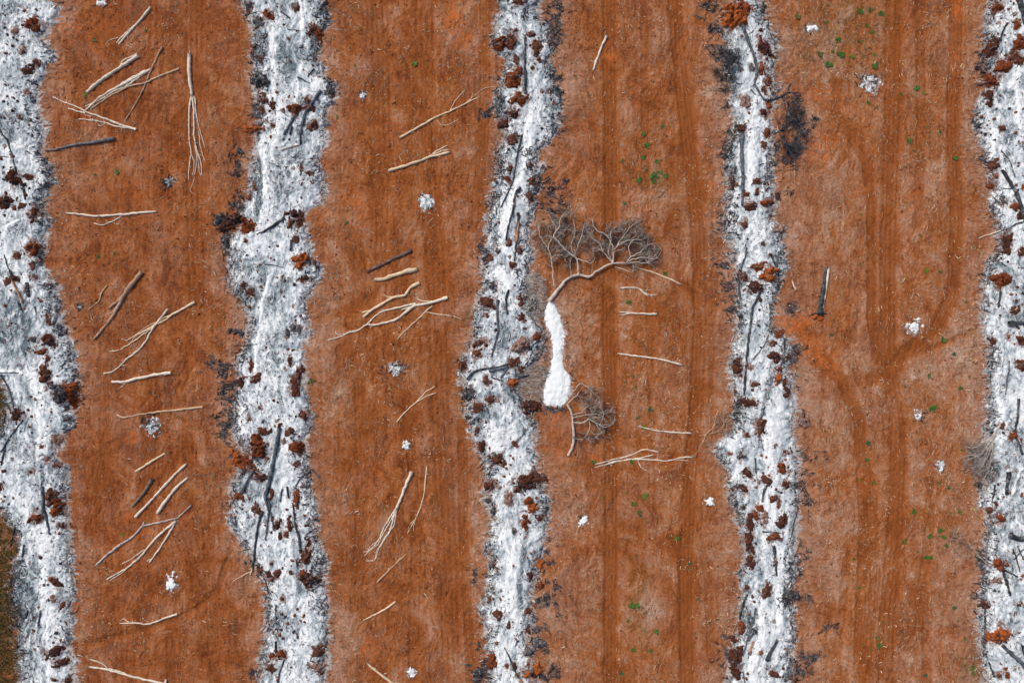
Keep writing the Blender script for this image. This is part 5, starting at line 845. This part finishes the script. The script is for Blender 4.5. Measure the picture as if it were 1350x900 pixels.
# scrubby cover at the left edge
def leafy(name, N, prob, x0, x1, y0, y1, cols, label, cat, size=(.05, .16), hmax=.5, seed=30, kind='stuff'):
    r = np.random.default_rng(seed); X = []; Y = []; n = 0; it = 0
    while n < N and it < 80:
        x = r.uniform(x0, x1, N); y = r.uniform(y0, y1, N); k = r.random(N) < prob(x, y); X.append(x[k]); Y.append(y[k]); n += int(k.sum()); it += 1
    X = np.concatenate(X)[:N]; Y = np.concatenate(Y)[:N]; N = len(X)
    s = r.uniform(*size, N); a = r.random(N) * 6.28; tl = r.uniform(-.7, .7, N); z = hza(X, Y) + r.random(N) ** 1.5 * hmax * (.4 + 1.2 * np.clip(vn(X, Y, 9, 9, 12) + .5, 0, 1)) + .03
    C = np.stack([(X - 675) * .1, (450 - Y) * .1, z], 1); U = np.stack([np.cos(a), np.sin(a), tl], 1) * s[:, None]; Vd = np.stack([-np.sin(a), np.cos(a), r.uniform(-.6, .6, N)], 1) * (s * .5)[:, None]
    Vv = np.stack([C - U, C + Vd, C + U, C - Vd], 1).reshape(-1, 3); F = np.arange(N * 4).reshape(-1, 4)
    o = mesh_np(name, Vv, F, M_v, smooth=False); Cc = np.array(cols); ci = Cc[r.integers(0, len(Cc), N)] * (.6 + .8 * r.random((N, 1))); put_col(o, 'tint', np.repeat(ci, 4, axis=0)); return tag(o, label, cat, kind=kind)
leafy('scrub_cover', 9000, lambda x, y: at(olive, x, y) * (x < 60) * (at(DALL, x, y) < 2), -30, 40, 480, 940, [(.17,.08,.02),(.10,.09,.03),(.06,.08,.02),(.24,.12,.03),(.13,.06,.02),(.05,.035,.02)], 'rusty and olive low scrub at the left edge of the photo', 'scrub')
leafy('weed_cover', 6500, lambda x, y: at(olive, x, y) * .8 * (x > 740) * (vn(x, y, 7, 7, 19) > .1), 740, 1330, 0, 900, [(.06,.09,.02),(.10,.11,.03),(.08,.07,.03),(.04,.07,.02)], 'thin sparse green ground cover on the right lanes', 'ground cover', size=(.03, .09), hmax=.1, seed=31)

# ------------------------------------------------------------------ green weeds
def rosette(mat, leaves, seed):
    rr = random.Random(seed); mb = MB()
    for i in range(leaves):
        a = rr.uniform(0, 6.28); L = rr.uniform(.45, 1.0) * 1.1; wd = L * rr.uniform(.2, .34); ox, oy = rr.uniform(-.3, .3), rr.uniform(-.3, .3); ca, sa = math.cos(a), math.sin(a); V = []
        for t, ww, z in ((0, .12, .05), (.35, 1, .32), (.7, .8, .40), (1, .05, .22)):
            for s in (-1, 1): V.append((ox + ca * L * t - sa * wd * ww * s * .8, oy + sa * L * t + ca * wd * ww * s * .8, z * L * rr.uniform(.7, 1.3)))
        mb.raw(V, [[0, 1, 3, 2], [2, 3, 5, 4], [4, 5, 7, 6]])
    o = mb.build('weed', mat, smooth=False); me = o.data; bpy.data.objects.remove(o); return me
PROT = [[rosette(m, n, 10 * i + j) for j, n in enumerate((9, 14, 19, 24))] for i, m in enumerate(M_leaf)]
WEEDS = """830 115 2;873 167 3;848 177 4;853 192 5;848 207 4;866 213 4;842 237 4;862 233 6;870 228 4;877 232 4;852 224 2.5;793 203 2 o;820 213 3 o;823 268 3;847 248 3 o;870 260 2 o;885 207 2 o;830 227 2;862 239 3;877 361 3;829 399 3.5;880 387 2;836 496 3;838 511 2.5;
824 504 2 o;857 539 4 b;849 563 3.5 y;841 550 3 o;882 410 2 o;888 423 2 o;782 608 3;833 608 3.5;850 654 4.5 y;835 663 3;843 675 3;845 679 3 b;794 656 2;882 708 2;893 708 3;909 743 3.5 b;839 733 2.5;830 735 2 y;920 789 3 b;833 797 5;840 797 4;827 818 3 o;866 832 4;916 834 2.5 b;
835 856 4.5;819 887 4 b;857 857 3;914 852 2;825 649 2;936 822 2 o;852 688 2 o;1052 22 5 o;1105 53 5;1108 73 4.5;1097 68 3;1122 75 4 y;1092 85 4.5;1080 72 4 o;1135 15 4;1148 13 4 o;1162 18 4.5;1143 33 3;1135 55 3 o;1150 43 3;1153 72 3.5 y;1153 87 4.5;1140 77 2.5 o;1144 136 3.5;
1155 142 3 o;1209 117 4;1218 123 3 y;1188 124 3;1197 186 3.5;1239 175 3.5 b;1223 166 2.5 y;1205 199 2.5 b;1260 209 4;1234 250 2;1135 283 2.5 y;1090 30 3;1092 7 3 o;1195 267 2;1133 348 2.5;1220 356 4 y;1212 310 2 o;1273 398 3 o;1198 387 2 o;1096 441 3 b;1191 449 2.5 b;1243 448 4;
1232 433 2;1258 466 3 b;1280 462 2.5 y;1224 495 3.5;1192 509 2;1266 511 4;1228 539 5;1233 537 3.5;1218 558 2.5 o;1144 583 3.5 b;1278 497 2.5 o;1270 567 2.5 y;1267 593 2.5;1130 417 2 o;1202 407 2 o;1285 325 2 y;1240 358 3 o;1143 606 3;1133 632 3 y;1152 637 3;1213 632 2.5 b;1238 636 2.5 o;
1251 643 3.5 b;1257 657 2.5;1204 674 4;1265 675 3.5;1253 676 2.5;1241 699 3.5;1226 707 5;1244 708 4;1248 718 3.5;1237 707 2.5;1192 713 4 o;1222 735 4;1228 734 3;1126 737 3;1210 727 2.5;1133 775 3;1258 801 3.5 b;1272 842 3;1156 841 3;1159 851 4;1150 856 3;1137 850 2 y;1282 880 4;
1283 887 4 o;1220 890 3 b;1217 699 2.5 o;1263 817 2;1165 820 3 o;1289 682 2.5 o;124 53 3.5 o;193 41 3;154 227 4;211 197 3 o;126 230 2.5;112 126 4 y;130 338 3.5;151 334 3;161 704 3 y;547 83 4 y;468 86 2.5;445 155 3.5 o;458 277 2.5;457 293 3 b;445 67 2 o;475 38 2 o;563 237 2 o;462 310 2;
559 784 2.5 b;410 503 4 o;273 61 0 y"""
LANES = ['first lane', 'second lane', 'third lane', 'rightmost lane']
items = []; WK = {'': 0, 'y': 1, 'o': 2, 'b': 3}; WN = ['deep green', 'yellow green', 'olive', 'blue green']
def lane_of(x, y):
    for k in range(4):
        if x < (row_edges(k + 1, y)[0] + row_edges(k + 1, y)[1]) / 2 or k == 3: return k
for i, s in enumerate(WEEDS.replace('\n', '').split(';')):
    q = s.split(); x, y, sz = float(q[0]), float(q[1]), float(q[2]); t = WK[q[3] if len(q) > 3 else '']
    if sz <= 0: continue
    me = PROT[t][min(3, max(0, int(sz - 1.6)))]
    o = bpy.data.objects.new('weed', me); COL.objects.link(o); o.location = W(x, y, hz(x, y) - .01); s_ = sz * .1 * random.uniform(.8, 1.25); o.scale = (s_, s_, s_); o.rotation_euler = (0, 0, random.uniform(0, 6.28))
    tag(o, 'x', 'weed', 'green weeds sprouting on the cleared lanes')
    k = lane_of(x, y); a = row_edges(k, y)[1]; b = row_edges(k + 1, y)[0]; u = (x - a) / (b - a)
    items.append(dict(o=o, y=y, head='%s%s weed' % ('tiny ' if sz < 2.6 else ('large ' if sz >= 4.5 else 'small '), WN[t]), place='%s of %s' % ('on left side' if u < .36 else 'on right side' if u > .64 else 'in centre', LANES[k])))
label_ranked(items)
